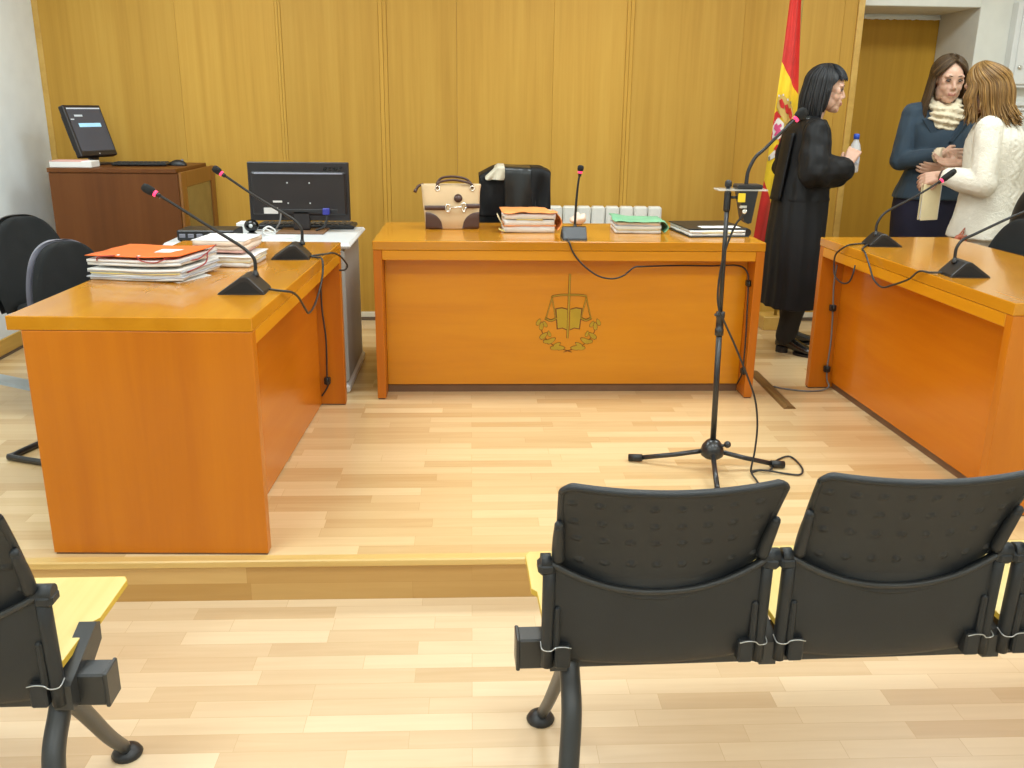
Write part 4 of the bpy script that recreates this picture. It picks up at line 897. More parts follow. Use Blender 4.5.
for t0, t1, n, mt in ((-.30, .22, 20, 0), (.22, .74, 22, 1), (.74, 1.0, 12, 0)):
    cl.sheet([[fp(s, t) for s in np.linspace(0, 1, 30)] for t in np.linspace(t0, t1, n)], 0.0, mt)
cloth = build('cloth', cl, [M['flag_red'], M['flag_yellow']], fl, fix=False)
def arms(polys):
    b = MB()
    for pl, off, mt in polys:
        # fine triangulated fan over the polygon, laid on the cloth
        cx, cy = np.mean([p[0] for p in pl]), np.mean([p[1] for p in pl]); n = len(pl); dense = []
        for i in range(n):
            for k in range(4): q = k / 4; dense.append((pl[i][0] * (1 - q) + pl[(i + 1) % n][0] * q, pl[i][1] * (1 - q) + pl[(i + 1) % n][1] * q))
        rings_ = [[fp(cx + (p[0] - cx) * r, cy + (p[1] - cy) * r, off) for p in dense] for r in (.02, .35, .7, 1.0)]
        b.rings(rings_, mt, cap=False, smooth=True)
    return b
def circ(cx, cy, rx, ry, n=12): return [(cx + rx * cos(2 * pi * k / n), cy + ry * sin(2 * pi * k / n)) for k in range(n)]
P_ = []
P_ += [([(0.04, 0.34), (0.24, 0.308), (0.44, 0.302), (0.65, 0.286), (0.77, 0.29), (0.83, 0.308), (0.86, 0.328), (0.65, 0.366), (0.46, 0.384), (0.23, 0.388), (0.04, 0.384)], 0.004, 0)]   # crown
P_ += [([(0.1, 0.35), (0.21, 0.328), (0.34, 0.332), (0.33, 0.35), (0.2, 0.362)], 0.007, 3)]   # cap1
P_ += [([(0.34, 0.336), (0.46, 0.316), (0.6, 0.32), (0.56, 0.342), (0.42, 0.352)], 0.007, 3)]   # cap2
P_ += [([(0.58, 0.316), (0.69, 0.302), (0.78, 0.316), (0.74, 0.338), (0.61, 0.342)], 0.007, 3)]   # cap3
P_ += [([(0.05, 0.382), (0.12, 0.37), (0.58, 0.36), (0.83, 0.33), (0.82, 0.344), (0.6, 0.374), (0.41, 0.39)], 0.008, 0)]   # band
P_ += [([(0.0, 0.412), (0.07, 0.392), (0.28, 0.386), (0.1, 0.42), (0.0, 0.462)], 0.005, 3)]   # shieldred
P_ += [([(0.0, 0.446), (0.16, 0.404), (0.4, 0.394), (0.38, 0.434), (0.26, 0.476), (0.04, 0.516)], 0.005, 1)]   # white
P_ += [([(0.05, 0.448), (0.13, 0.43), (0.18, 0.432), (0.28, 0.41), (0.32, 0.414), (0.24, 0.432), (0.36, 0.43), (0.32, 0.45), (0.23, 0.452), (0.18, 0.478), (0.08, 0.492), (0.14, 0.46), (0.04, 0.466)], 0.008, 2)]   # lion
P_ += [([(0.42, 0.392), (0.6, 0.376), (0.77, 0.36), (0.75, 0.392), (0.59, 0.426), (0.4, 0.436)], 0.005, 0)]   # gold
P_ += [([(0.5, 0.396), (0.55, 0.384), (0.68, 0.376), (0.65, 0.396), (0.53, 0.41)], 0.008, 3)]   # castle
P_ += [([(0.26, 0.476), (0.4, 0.436), (0.59, 0.426), (0.5, 0.454), (0.32, 0.486)], 0.006, 3)]   # redq
P_ += [([(0.0, 0.478), (0.04, 0.49), (0.03, 0.526), (0.0, 0.556), (0.0, 0.542)], 0.006, 3)]   # leftrib
P_ += [([(0.01, 0.618), (0.18, 0.548), (0.71, 0.388), (0.83, 0.384), (0.28, 0.556), (0.08, 0.622)], 0.005, 1)]   # pillar
P_ += [([(0.15, 0.546), (0.23, 0.506), (0.33, 0.492), (0.32, 0.514), (0.45, 0.494), (0.41, 0.52), (0.24, 0.562), (0.2, 0.562), (0.32, 0.528), (0.24, 0.538)], 0.008, 3)]   # s1
P_ += [([(0.48, 0.44), (0.59, 0.412), (0.68, 0.408), (0.62, 0.428), (0.74, 0.418), (0.66, 0.44), (0.53, 0.45)], 0.008, 3)]   # s2
P_ += [([(0.0, 0.624), (0.07, 0.604), (0.1, 0.616), (0.03, 0.636)], 0.006, 4)]   # grey
P_ += [([(0.03, 0.338), (0.09, 0.33), (0.1, 0.336), (0.04, 0.344)], 0.007, 1)]   # pearl1
P_ += [([(0.22, 0.31), (0.28, 0.302), (0.29, 0.308), (0.23, 0.316)], 0.007, 1)]   # pearl2
P_ += [([(0.42, 0.302), (0.49, 0.294), (0.5, 0.3), (0.43, 0.308)], 0.007, 1)]   # pearl3
P_ += [([(0.59, 0.292), (0.68, 0.28), (0.7, 0.286), (0.63, 0.296)], 0.008, 4)]   # cross
build('coat_of_arms', arms(P_), [M['arms_gold'], M['arms_white'], M['arms_pink'], M['arms_red'], M['arms_grey'], M['vga']], cloth, fix=False)
# ---------------------------------------------------------------- people
M['skin'] = plain('skin', (0.60, 0.36, 0.25), 0.5, var=0.05); M['skin'].node_tree.nodes['Principled BSDF'].inputs['Subsurface Weight'].default_value = 0.08
M['lip'] = plain('lips', (0.40, 0.13, 0.10), 0.4)
M['eye_white'] = plain('eye_white', (0.38, 0.34, 0.31), 0.25); M['iris'] = plain('iris_dark', (0.025, 0.016, 0.012), 0.2)
def hair_mat(name, a, b, c):
    return wood(name, a, b, c, grain=(60, 60, 3.0), rough=0.5, island=0.30, blotch=0.4, spec=0.35)
M['hair_black'] = hair_mat('black_hair', (0.008, 0.008, 0.009), (0.013, 0.013, 0.014), (0.035, 0.036, 0.04))
M['hair_brown'] = hair_mat('brown_hair', (0.030, 0.016, 0.007), (0.062, 0.035, 0.015), (0.15, 0.09, 0.038))
M['hair_blonde'] = hair_mat('dark_blonde_hair', (0.095, 0.045, 0.012), (0.19, 0.098, 0.026), (0.40, 0.235, 0.07))
M['navy'] = plain('navy_suit_cloth', (0.022, 0.043, 0.066), 0.8, bump=0.2, bscale=300, sheen=0.1)
M['navy_dark'] = plain('dark_navy_cloth', (0.012, 0.012, 0.034), 0.85, bump=0.2, bscale=300)
M['lapel'] = plain('navy_lapel', (0.014, 0.030, 0.048), 0.75)
M['knit_cream'] = plain('cream_knit', (0.70, 0.60, 0.42), 0.9, bump=1.0, bscale=130, var=0.12)
M['sweater'] = plain('white_knit', (0.72, 0.67, 0.56), 0.9, bump=0.9, bscale=170, var=0.06)
M['trouser_white'] = plain('white_trousers', (0.70, 0.67, 0.60), 0.8)
M['trouser_black'] = plain('black_trousers', (0.012, 0.012, 0.013), 0.8)
M['shoe'] = plain('polished_black_leather', (0.014, 0.014, 0.015), 0.16, spec=0.7)
M['shoe_sole'] = plain('shoe_sole', (0.02, 0.017, 0.015), 0.6)
M['cuff'] = plain('cream_cuff', (0.74, 0.60, 0.42), 0.8)
m_, N_, L_, P_b = new_mat('print_blouse')
vz = N_.new('ShaderNodeTexVoronoi'); vz.inputs['Scale'].default_value = 42; tcx = N_.new('ShaderNodeTexCoord'); rpx = N_.new('ShaderNodeValToRGB'); rpx.color_ramp.interpolation = 'CONSTANT'
rpx.color_ramp.elements[0].color = (.75, .75, .78, 1); rpx.color_ramp.elements[1].position = 0.5; rpx.color_ramp.elements[1].color = (.02, .03, .10, 1)
L_.new(tcx.outputs['Object'], vz.inputs['Vector']); L_.new(vz.outputs['Distance'], rpx.inputs['Fac']); L_.new(rpx.outputs['Color'], P_b.inputs['Base Color']); M['blouse'] = m_

def capsule(mb, p0, p1, r0, r1, seg=14, fl=None):
    p0, p1 = Vector(p0), Vector(p1); d = p1 - p0; ln = max(d.length, 1e-5); ax = d / ln
    q = Vector((0, 0, 1)).rotation_difference(ax); R_ = []
    for i in range(5):
        a = -pi / 2 + (pi / 2) * i / 4; R_.append((max(r0 * cos(a), 1e-4), r0 * sin(a)))
    for i in range(5):
        a = (pi / 2) * i / 4; R_.append((max(r1 * cos(a), 1e-4), ln + r1 * sin(a)))
    rr = []
    for r, z in R_:
        rr.append([tuple(p0 + q @ Vector((r * cos(2 * pi * k / seg), r * sin(2 * pi * k / seg), z))) for k in range(seg)])
    mb.rings(rr)
def chain(mb, pts, rs):
    for i in range(len(pts) - 1): capsule(mb, pts[i], pts[i + 1], rs[i], rs[i + 1])
def ringloft(mb, rows, n=48, mod=None, pw=.85):
    """rows: (z, cx, cy, rx, ry)"""
    R_ = []
    for z, cx, cy, rx, ry in rows:
        r = []
        for k in range(n):
            a = 2 * pi * k / n; g = 1 + (mod(a, z) if mod else 0); c, s = cos(a), sin(a)
            r.append((cx + rx * g * np.sign(c) * abs(c) ** pw, cy + ry * g * np.sign(s) * abs(s) ** pw, z))
        R_.append(r)
    mb.rings(R_)
def smooth_rows(rows, n=30):
    A = np.array(rows); t = np.linspace(0, 1, len(A)); P = catmull([Vector((t[i], 0, 0)) for i in range(len(A))], 1)
    out = []
    for q in np.linspace(0, len(A) - 1, n):
        i = int(min(q, len(A) - 2)); f = q - i; g = lambda k: A[min(max(k, 0), len(A) - 1)]
        a, b, c, d = g(i - 1), g(i), g(i + 1), g(i + 2)
        out.append(tuple(0.5 * ((2 * b) + (c - a) * f + (2 * a - 5 * b + 4 * c - d) * f * f + (3 * b - a - 3 * c + d) * f ** 3)))
    return out
def blob(name, mb, mat, parent, voxel=.006, sm=4, disp=None):
    """weld overlapping closed shapes into one continuous skin"""
    o = build(name, mb, mat)
    md = o.modifiers.new('weld', 'REMESH'); md.mode = 'VOXEL'; md.voxel_size = voxel; md.use_smooth_shade = True
    s = o.modifiers.new('soft', 'SMOOTH'); s.factor = .5; s.iterations = sm
    dg = bpy.context.evaluated_depsgraph_get(); me = bpy.data.meshes.new_from_object(o.evaluated_get(dg)); old = o.data
    o.modifiers.clear(); o.data = me; bpy.data.meshes.remove(old); me.name = name
    if not me.materials: me.materials.append(mat)
    if disp:
        n = len(me.vertices); co_ = np.empty(n * 3); no_ = np.empty(n * 3); me.vertices.foreach_get('co', co_); me.vertex_normals.foreach_get('vector', no_); co_ = co_.reshape(-1, 3); no_ = no_.reshape(-1, 3)
        d = np.array([disp(Vector(p)) for p in co_]); me.vertices.foreach_set('co', (co_ + no_ * d[:, None]).ravel())
    me.polygons.foreach_set('use_smooth', [True] * len(me.polygons)); me.update()
    o.parent = parent
    return o
nz3 = lambda p, a, b, c, s=0: mnoise.noise(Vector((p.x * a + s, p.y * b + s * 1.7, p.z * c - s)))

def hand(mb, wrist, d, n, curl=.5, k=1.0, spread=.06, thumb=.5):
    """palm, four fingers of their own lengths and a thumb; curls towards n"""
    d, n = Vector(d).normalized(), Vector(n); n = (n - d * n.dot(d)).normalized(); s = d.cross(n); w = Vector(wrist)
    for i in (-1.5, -.5, .5, 1.5): capsule(mb, w + s * i * .011 * k + d * .012 * k, w + d * .078 * k + s * i * .0185 * k, .0155 * k, .0125 * k, 10)
    tips = []
    for j, (i, ln) in enumerate(((-1.5, .058), (-.5, .070), (.5, .077), (1.5, .068))):
        c = curl[j] if hasattr(curl, '__len__') else curl
        p = w + d * .082 * k + s * i * .0200 * k; dd = (d + s * i * spread).normalized(); r = .0092 * k
        for seg, f in enumerate((.46, .30, .24)):
            a = c * (.9, 1.1, .8)[seg]; ax = dd.cross(n).normalized(); dd = (Matrix.Rotation(-a, 3, ax) @ dd) if (Matrix.Rotation(a, 3, ax) @ dd).dot(n) < (Matrix.Rotation(-a, 3, ax) @ dd).dot(n) else (Matrix.Rotation(a, 3, ax) @ dd)
            q = p + dd * ln * f * k * 1.12; capsule(mb, p, q, r, r * .9, 8); p = q; r *= .92
    t0 = w + s * .020 * k + d * .022 * k + n * .006 * k; t1 = t0 + (s * .75 + d * .75 + n * thumb) .normalized() * .042 * k; t2 = t1 + (s * .15 + d * 1.0 + n * thumb * 1.3).normalized() * .030 * k
    capsule(mb, t0, t1, .0145 * k, .0115 * k, 10); capsule(mb, t1, t2, .0112 * k, .0095 * k, 10)

def head_parts(mb, R, c, k):
    W = lambda p: Vector(c) + R @ (Vector(p) * k)
    def el(p, r): mb.ball(tuple(W(p)), tuple(q * k for q in r), 18, R=R)
    el((-.014, 0, .032), (.093, .073, .088)); el((.030, 0, .028), (.060, .062, .070)); el((.032, 0, -.036), (.056, .059, .066))
    el((.050, 0, -.084), (.036, .038, .030)); el((.068, 0, -.098), (.018, .020, .015)); el((.062, 0, -.052), (.030, .036, .036))
    for s in (-1, 1):
        el((.050, s * .034, -.026), (.031, .027, .034)); el((.018, s * .044, -.058), (.044, .020, .040))
        el((.076, s * .028, .034), (.014, .028, .012)); el((-.006, s * .073, -.006), (.017, .009, .029))
        el((.092, s * .010, -.030), (.009, .007, .006))
        el((.060, s * .046, .004), (.018, .016, .024))
    capsule(mb, W((.076, 0, .024)), W((.0985, 0, -.022)), .0085 * k, .0105 * k, 10)
    el((.086, 0, -.056), (.012, .021, .007)); el((.084, 0, -.067), (.012, .018, .008))
def face_details(parent, R, c, k, closed=0.3):
    W = lambda p: tuple(Vector(c) + R @ (Vector(p) * k))
    for s in (-1, 1):
        e = MB(); e.ball(W((.0735, s * .030, .010)), (.0125 * k, .0155 * k, .0085 * k * (1 - closed)), 12, R=R); e.ball(W((.0815, s * .030, .009)), (.0055 * k, .0085 * k, .0080 * k * (1 - closed)), 10, 1, R=R)
        build('eye', e, [M['eye_white'], M['iris']], parent)
        l = MB(); l.tube([W((.080, s * .014, .013)), W((.0875, s * .029, .019)), W((.080, s * .046, .012))], .0026 * k, 6); build('eyelid_line', l, M['iris'], parent)
        b = MB(); b.tube([W((.0860, s * .015, .034)), W((.0875, s * .032, .038)), W((.077, s * .050, .031))], [.0026 * k, .0028 * k, .0016 * k], 6); build('eyebrow', b, M['hair_brown'], parent)
    l = MB(); l.ball(W((.0885, 0, -.0565)), (.0085 * k, .0235 * k, .0042 * k), 12, R=R); l.ball(W((.0875, 0, -.0642)), (.009 * k, .0205 * k, .0050 * k), 12, R=R); build('lips', l, M['lip'], parent)

def body_mesh(t, J, hk, Rh, mat=None):
    """one continuous figure from joints (local: +x forward, +y left)"""
    b = MB(); hp, kn, an = J['hip'], J['knee'], J['ankle']
    sh = J['shoulder']; zc = sh[0][2]
    mid = (Vector(sh[0]) + Vector(sh[1])) / 2; pel = (Vector(hp[0]) + Vector(hp[1])) / 2
    b.ball(tuple(pel + Vector((-.01, 0, .02))), (.105, .155, .11), 18); ab = pel.lerp(mid, .42); b.ball(tuple(ab), (.092, .130, .15), 18)
    ch = pel.lerp(mid, .76); b.ball(tuple(ch), (.105, .150, .16), 18)
    for s in (0, 1):
        sg = (1, -1)[s]; b.ball(tuple(ch + Vector((.075, sg * .062, -.01))), (.05, .055, .055), 14)
        capsule(b, mid + Vector((0, sg * .02, .0)), sh[s], .046, .040)
        chain(b, [sh[s], J['elbow'][s], J['wrist'][s]], [.040, .036, .026])
        chain(b, [hp[s], kn[s], an[s]], [.085, .055, .036]); mc = Vector(kn[s]).lerp(Vector(an[s]), .3); capsule(b, mc + Vector((-.012, 0, .03)), mc + Vector((-.01, 0, -.06)), .046, .04)
        fd = Vector(J['toe'][s]) - Vector(an[s]); fd.z = 0; fd.normalize(); a0 = Vector(an[s])
        capsule(b, (a0.x - fd.x * .015, a0.y - fd.y * .015, .062), Vector(J['toe'][s]) - fd * .03, .023, .016)
        h = J['hand'][s]; hand(b, J['wrist'][s], h[0], h[1], h[2], h[3] if len(h) > 3 else 1.0)
    hc = Vector(J['head']); capsule(b, mid + Vector((0, 0, .0)), hc + Rh @ Vector((-.02, 0, -.05)), .056, .047)
    head_parts(b, Rh, hc, hk)
    return blob('body', b, mat or M['skin'], t, .0044, 5)
def rot_head(yaw, pitch, roll=0): return Matrix.Rotation(rad(yaw), 3, 'Z') @ Matrix.Rotation(rad(pitch), 3, 'Y') @ Matrix.Rotation(rad(roll), 3, 'X')

def shellpt(ph, th, g=1.0):
    return Vector((-.012 + .104 * g * sin(th) * cos(ph), .087 * g * sin(th) * sin(ph), .030 + .100 * g * cos(th)))
def hair_cap(mb, W, th_of, g=1.0):
    G = []
    for i in range(16):
        row = []
        for j in range(49):
            ph = -pi + 2 * pi * j / 48; row.append(tuple(W(shellpt(ph, max(.02, th_of(ph)) * i / 15, g))))
        G.append(row)
    mb.sheet(G, .0)
def strand(mb, pts, r, mat=0): mb.tube(pts, [r * .75, r, r, r * .8, r * .25], 6, mat, sub=3, flat=(1.0, 1.0))
def shoes(t, J, dz=0.0):
    for s in (0, 1):
        a = Vector(J['ankle'][s]); to = Vector(J['toe'][s]); fd = to - a; fd.z = 0; fd.normalize(); sd = Vector((-fd.y, fd.x, 0))
        heel = a - fd * .055; ln = (to - heel).length + .03
        def ring(q, hw, z0, z1): 
            c = Vector((heel.x, heel.y, 0)) + fd * ln * q; r = []
            for k in range(16):
                an = 2 * pi * k / 16; r.append(tuple(c + sd * hw * cos(an) + Vector((0, 0, (z0 + z1) / 2 + (z1 - z0) / 2 * sin(an)))))
            return r
        u = MB(); u.rings([ring(-.01, .018, .035, .08), ring(.06, .032, .03, .115), ring(.22, .035, .028, .118), ring(.36, .036, .024, .098), ring(.55, .041, .014, .075), ring(.75, .044, .010, .056), ring(.92, .034, .010, .044), ring(1.0, .012, .014, .030)])
        so = build('shoe', u, M['shoe'], t)
        h = MB(); h.rings([[tuple(Vector((heel.x, heel.y, z)) + fd * (.035 + .036 * cos(an)) + sd * .030 * sin(an)) for an in [2 * pi * k / 14 for k in range(14)]] for z in (0, .034)], smooth=False)
        h.rings([[tuple(Vector((heel.x, heel.y, z)) + fd * (ln * .70 + ln * .29 * cos(an)) + sd * .041 * sin(an)) for an in [2 * pi * k / 20 for k in range(20)]] for z in (0.001, .014)], smooth=False)
        build('sole', h, M['shoe_sole'], so)

# --- woman in the black gown, in profile towards the right, holding a water bottle
w1 = thing('person', 'woman with black bob in a long black gown and black shoes, holding a water bottle', 'person', (1.87, 5.05, PZ), 0.0)
J = dict(hip=[(-.04, .085, .80), (-.04, -.085, .80)], knee=[(-.01, .10, .44), (-.02, -.095, .44)], ankle=[(.03, .135, .085), (-.045, -.02, .085)], toe=[(.175, .20, .03), (.075, -.125, .03)],
         shoulder=[(-.045, .165, 1.245), (-.045, -.165, 1.245)], elbow=[(-.03, .215, 1.02), (-.065, -.225, 1.035)], wrist=[(.150, .080, 1.02), (.165, -.090, 1.070)],
         hand=[((.75, -.35, .45), (-.35, -1, 0), (.6, .65, .65, .6), .95), ((.48, .28, .80), (.35, 1, -.4), (.60, .65, .65, .6), .95)], head=(.045, 0, 1.452))
Rh = rot_head(-23, 6); HK = .95
body_mesh(w1, J, HK, Rh); face_details(w1, Rh, J['head'], HK, .45)
rb = MB()
rows = smooth_rows([(.285, -.048, 0, .158, .235), (.45, -.045, 0, .155, .225), (.70, -.050, 0, .146, .205), (.90, -.045, 0, .135, .185), (1.05, -.037, 0, .122, .178), (1.17, -.035, 0, .115, .178), (1.245, -.03, 0, .098, .172), (1.285, -.018, 0, .076, .115), (1.305, -.008, 0, .060, .074)], 60)
ringloft(rb, rows, 96, lambda a, z: .05 * max(0, 1 - z / 1.05) * (abs(sin(a * 7 + .4)) - .5) + .02 * max(0, 1 - z / 1.1) * sin(a * 17))
for s in (1, -1):
    S, E_, Wr = Vector((-.045, s * .152, 1.242)), Vector((-.06, s * .215, 1.04)), Vector((.135, s * .100, 1.045 if s < 0 else 1.01))
    capsule(rb, (-.03, s * .03, 1.262), S, .066, .066); chain(rb, [S, S.lerp(E_, .5), E_], [.066, .078, .082]); chain(rb, [E_, E_.lerp(Wr, .55), Wr], [.080, .080, .070])
    capsule(rb, E_ + Vector((.03, 0, -.03)), Wr + Vector((-.004, 0, -.052)), .05, .040)
robe = blob('gown', rb, M['robe'], w1, .0062, 3, lambda p: .015 * nz3(p, 13, 13, 2.2, 3) * min(1, max(0, 1.22 - p.z) * 3) + (.013 * nz3(p, 17, 17, 13, 5) if (abs(p.y) > .13 and p.z > .88) else 0))
hd = MB(); hd.sheet([[(-.150 - .045 * q - .008 * sin(v * 3), -.075 + .15 * v - .025, 1.235 - .36 * q) for v in np.linspace(0, 1, 10)] for q in np.linspace(0, 1, 16)], .012); build('gown_hood', hd, M['robe'], w1)
cl_ = MB(); cl_.tube([(-.080, 0, 1.310), (-.05, -.075, 1.305), (.015, -.085, 1.265), (.062, -.066, 1.19), (.088, -.035, 1.10)], [.022, .024, .020, .015, .010], 10, flat=(.6, 1.2)); cl_.tube([(-.080, 0, 1.310), (-.05, .075, 1.305), (.015, .085, 1.265), (.062, .066, 1.19), (.088, .035, 1.10)], [.022, .024, .020, .015, .010], 10, flat=(.6, 1.2)); build('gown_collar', cl_, M['satin'], w1)
bl = MB(); bl.ball((.036, 0, 1.222), (.050, .058, .085), 20); build('blouse', bl, M['blouse'], w1)
tr = MB()
for s in (0, 1): chain(tr, [J['hip'][s], J['knee'][s], (J['ankle'][s][0] - .005, J['ankle'][s][1], .10)], [.098, .074, .058])
tr.ball((-.04, 0, .82), (.12, .17, .11), 16); blob('trousers', tr, M['trouser_black'], w1, .009, 3, lambda p: .004 * nz3(p, 20, 20, 9))
shoes(w1, J)
hr = MB(); Wh = lambda p: tuple(Vector(J['head']) + Rh @ (Vector(p) * HK))
hair_cap(hr, Wh, lambda ph: rad(np.interp(abs(math.degrees(ph)), [0, 35, 60, 80, 180], [52, 58, 84, 118, 128])), 1.0)
random.seed(11)
for i in range(420):
    ph = random.uniform(-pi, pi); a = abs(math.degrees(ph)); g = random.uniform(1.0, 1.15)
    if 42 <= a < 70: ph = np.sign(ph) * rad(random.uniform(70, 95)); a = abs(math.degrees(ph))
    if a < 42: the = rad(random.uniform(50, 66)); pts = [shellpt(ph * 1.0, rad(th), g) for th in np.linspace(4, math.degrees(the), 5)]; pts.append(pts[-1] + Vector((.004, .012 * np.sign(ph), -.014)))
    else:
        the = rad(92); zend = random.uniform(-.150, -.105) if a > 82 else random.uniform(-.10, -.02)
        pts = [shellpt(ph, th, g) for th in np.linspace(rad(4), the, 6)]; e = pts[-1]; out = 1.06
        fx = -.006 if a < 80 else 0
        pts += [Vector((e.x * out + fx * .6, e.y * 1.08, .030 + (zend - .03) * .5)), Vector((e.x * 1.02 + fx * 1.2, e.y * 1.03, zend)), Vector((e.x * .90 + fx * 1.6, e.y * .90, zend - .022))]
    strand(hr, [Wh(p) for p in pts], random.uniform(.0042, .0075))
build('hair', hr, M['hair_black'], w1)
bt = thing('water_bottle', 'small clear water bottle with blue cap in the gowned woman\'s hands', 'bottle', (2.100, 5.028, 1.165))
b = MB(); b.lathe([(.010, 0), (.026, .002), (.029, .010), (.028, .03), (.0295, .06), (.028, .10), (.0295, .125), (.024, .150), (.013, .172), (.012, .182)], (0, 0, 0), 24); build('bottle_body', b, M['clear'], bt)
b = MB(); b.lathe([(.0135, .178), (.0155, .179), (.0155, .202), (.012, .206), (.002, .207)], (0, 0, 0), 20); build('bottle_cap', b, plain('blue_cap', (.02, .07, .42), .4), bt)
b = MB(); b.lathe([(.0285, .045), (.0292, .046), (.0292, .085), (.0285, .086)], (0, 0, 0), 24); build('bottle_label', b, M['paper_grey'], bt)

# --- woman in the navy suit with a cream scarf, arms folded
w2 = thing('person', 'long-haired woman in a navy suit and cream scarf with folded arms', 'person', (2.690, 5.30, PZ), rad(-101))
J = dict(hip=[(-.01, .085, .86), (-.01, -.085, .86)], knee=[(.01, .085, .47), (.01, -.085, .47)], ankle=[(-.02, .09, .09), (-.02, -.09, .09)], toe=[(.14, .12, .03), (.14, -.12, .03)],
         shoulder=[(-.01, .150, 1.332), (-.01, -.150, 1.332)], elbow=[(.05, .198, 1.075), (.05, -.205, 1.075)], wrist=[(.185, .0, 1.045), (.225, -.030, 1.125)],
         hand=[((.05, -1, .02), (-.8, 0, .35), .45, .95), ((.02, 1, -.02), (-.9, .1, -.1), .30, .95)], head=(.045, .0, 1.520))
Rh = rot_head(6, 11, 0); HK = 1.0
body_mesh(w2, J, HK, Rh); face_details(w2, Rh, J['head'], HK, .55)
jk = MB()
ringloft(jk, smooth_rows([(.865, .0, 0, .160, .205), (.90, .0, 0, .155, .198), (.98, .005, 0, .132, .170), (1.05, .01, 0, .118, .152), (1.15, .01, 0, .128, .162), (1.25, .005, 0, .126, .168), (1.32, -.005, 0, .102, .158), (1.37, -.01, 0, .078, .110), (1.395, -.015, 0, .060, .075)], 50), 64)
for s in (0, 1):
    S, E_, Wr = Vector(J['shoulder'][s]), Vector(J['elbow'][s]), Vector(J['wrist'][s]); Wr = E_.lerp(Wr, .88)
    capsule(jk, (-.01, (1, -1)[s] * .03, 1.352), S, .064, .066); chain(jk, [S + Vector((-.004, 0, .004)), S.lerp(E_, .5), E_], [.064, .060, .054]); chain(jk, [E_, E_.lerp(Wr, .5), Wr], [.052, .049, .040])
blob('suit_jacket', jk, M['navy'], w2, .0062, 3, lambda p: .004 * nz3(p, 16, 16, 12, 2) + .004 * nz3(p, 30, 30, 8, 4) * (abs(p.y) > .14))
lp = MB()
for s in (-1, 1):
    lp.sheet([[(.118 + .022 * q - .012 * v * (1 - q), s * (.085 - .075 * q + (.045 - .03 * q) * v), 1.33 - .17 * q - .02 * v * (1 - q)) for v in np.linspace(0, 1, 6)] for q in np.linspace(0, .86, 12)], .006)
build('lapels', lp, M['lapel'], w2)
cu_ = MB(); a, b_ = Vector(J['elbow'][1]), Vector(J['wrist'][1]); d = (b_ - a).normalized(); cu_.tube([tuple(a.lerp(b_, .86)), tuple(b_ + d * .012)], [.041, .036], 16, sub=1); build('shirt_cuff', cu_, M['cuff'], w2)
cu_ = MB(); a, b_ = Vector(J['elbow'][0]), Vector(J['wrist'][0]); d = (b_ - a).normalized(); cu_.tube([tuple(a.lerp(b_, .86)), tuple(b_ + d * .012)], [.041, .036], 16, sub=1); build('shirt_cuff', cu_, M['cuff'], w2)
sk = MB(); ringloft(sk, smooth_rows([(.46, 0, 0, .125, .175), (.60, 0, 0, .135, .188), (.78, 0, 0, .145, .198), (.90, 0, 0, .135, .188), (.98, .0, 0, .11, .155)], 20), 48); blob('skirt', sk, M['navy_dark'], w2, .009, 2, lambda p: .004 * nz3(p, 14, 14, 4))
sf = MB(); n = 16
for i in range(n):
    a0, a1 = 2 * pi * i / n, 2 * pi * (i + 1) / n; f = lambda a: Vector((.005 + .070 * cos(a), .072 * sin(a), 1.395 - .035 * cos(a))); capsule(sf, f(a0), f(a1), .034, .034, 10)
for y, z, r in ((-.04, 1.345, .042), (.045, 1.345, .042), (0, 1.325, .05), (-.03, 1.29, .042), (.035, 1.29, .042), (.0, 1.262, .035), (-.062, 1.32, .034), (.066, 1.32, .034)): sf.ball((.105, y, z), (r * .8, r, r), 12)
blob('scarf', sf, M['knit_cream'], w2, .006, 2, lambda p: .007 * nz3(p, 55, 55, 55, 2) + .006 * sin(p.z * 190 + p.y * 25 + 3 * nz3(p, 12, 12, 12)))
shoes(w2, J)
hr = MB(); Wh = lambda p: tuple(Vector(J['head']) + Rh @ (Vector(p) * HK))
hair_cap(hr, Wh, lambda ph: rad(np.interp(abs(math.degrees(ph)), [0, 20, 50, 75, 180], [38, 42, 66, 112, 125])), 1.0)
random.seed(5)
for i in range(460):
    s = random.choice((-1, 1)); q = random.random(); phb = 66 + 114 * q; g = random.uniform(1.0, 1.09)
    th0 = np.interp(q, [0, .3, 1], [37, 20, 4]); pha = phb * np.interp(q, [0, .25, 1], [.06, .35, 1])
    pts = [shellpt(s * rad(pha + (phb - pha) * t ** .8), rad(th0 + (98 - th0) * t), g) for t in np.linspace(0, 1, 7)]; e = pts[-1]
    front = max(0, 1 - q / .42); zend = random.uniform(-.285, -.21) if q < .5 else random.uniform(-.25, -.18)
    jx = random.uniform(-.008, .008)
    pts += [Vector((e.x * 1.0 + .012 * front + jx, e.y * 1.10, -.07)), Vector((e.x + .020 * front + jx * 2, e.y * (1.18 + .10 * front), -.15)), Vector((e.x + .035 * front + jx * 3, e.y * (1.12 + .22 * front) + jx, zend))]
    strand(hr, [Wh(p) for p in pts], random.uniform(.0038, .0068))
build('hair', hr, M['hair_brown'], w2)

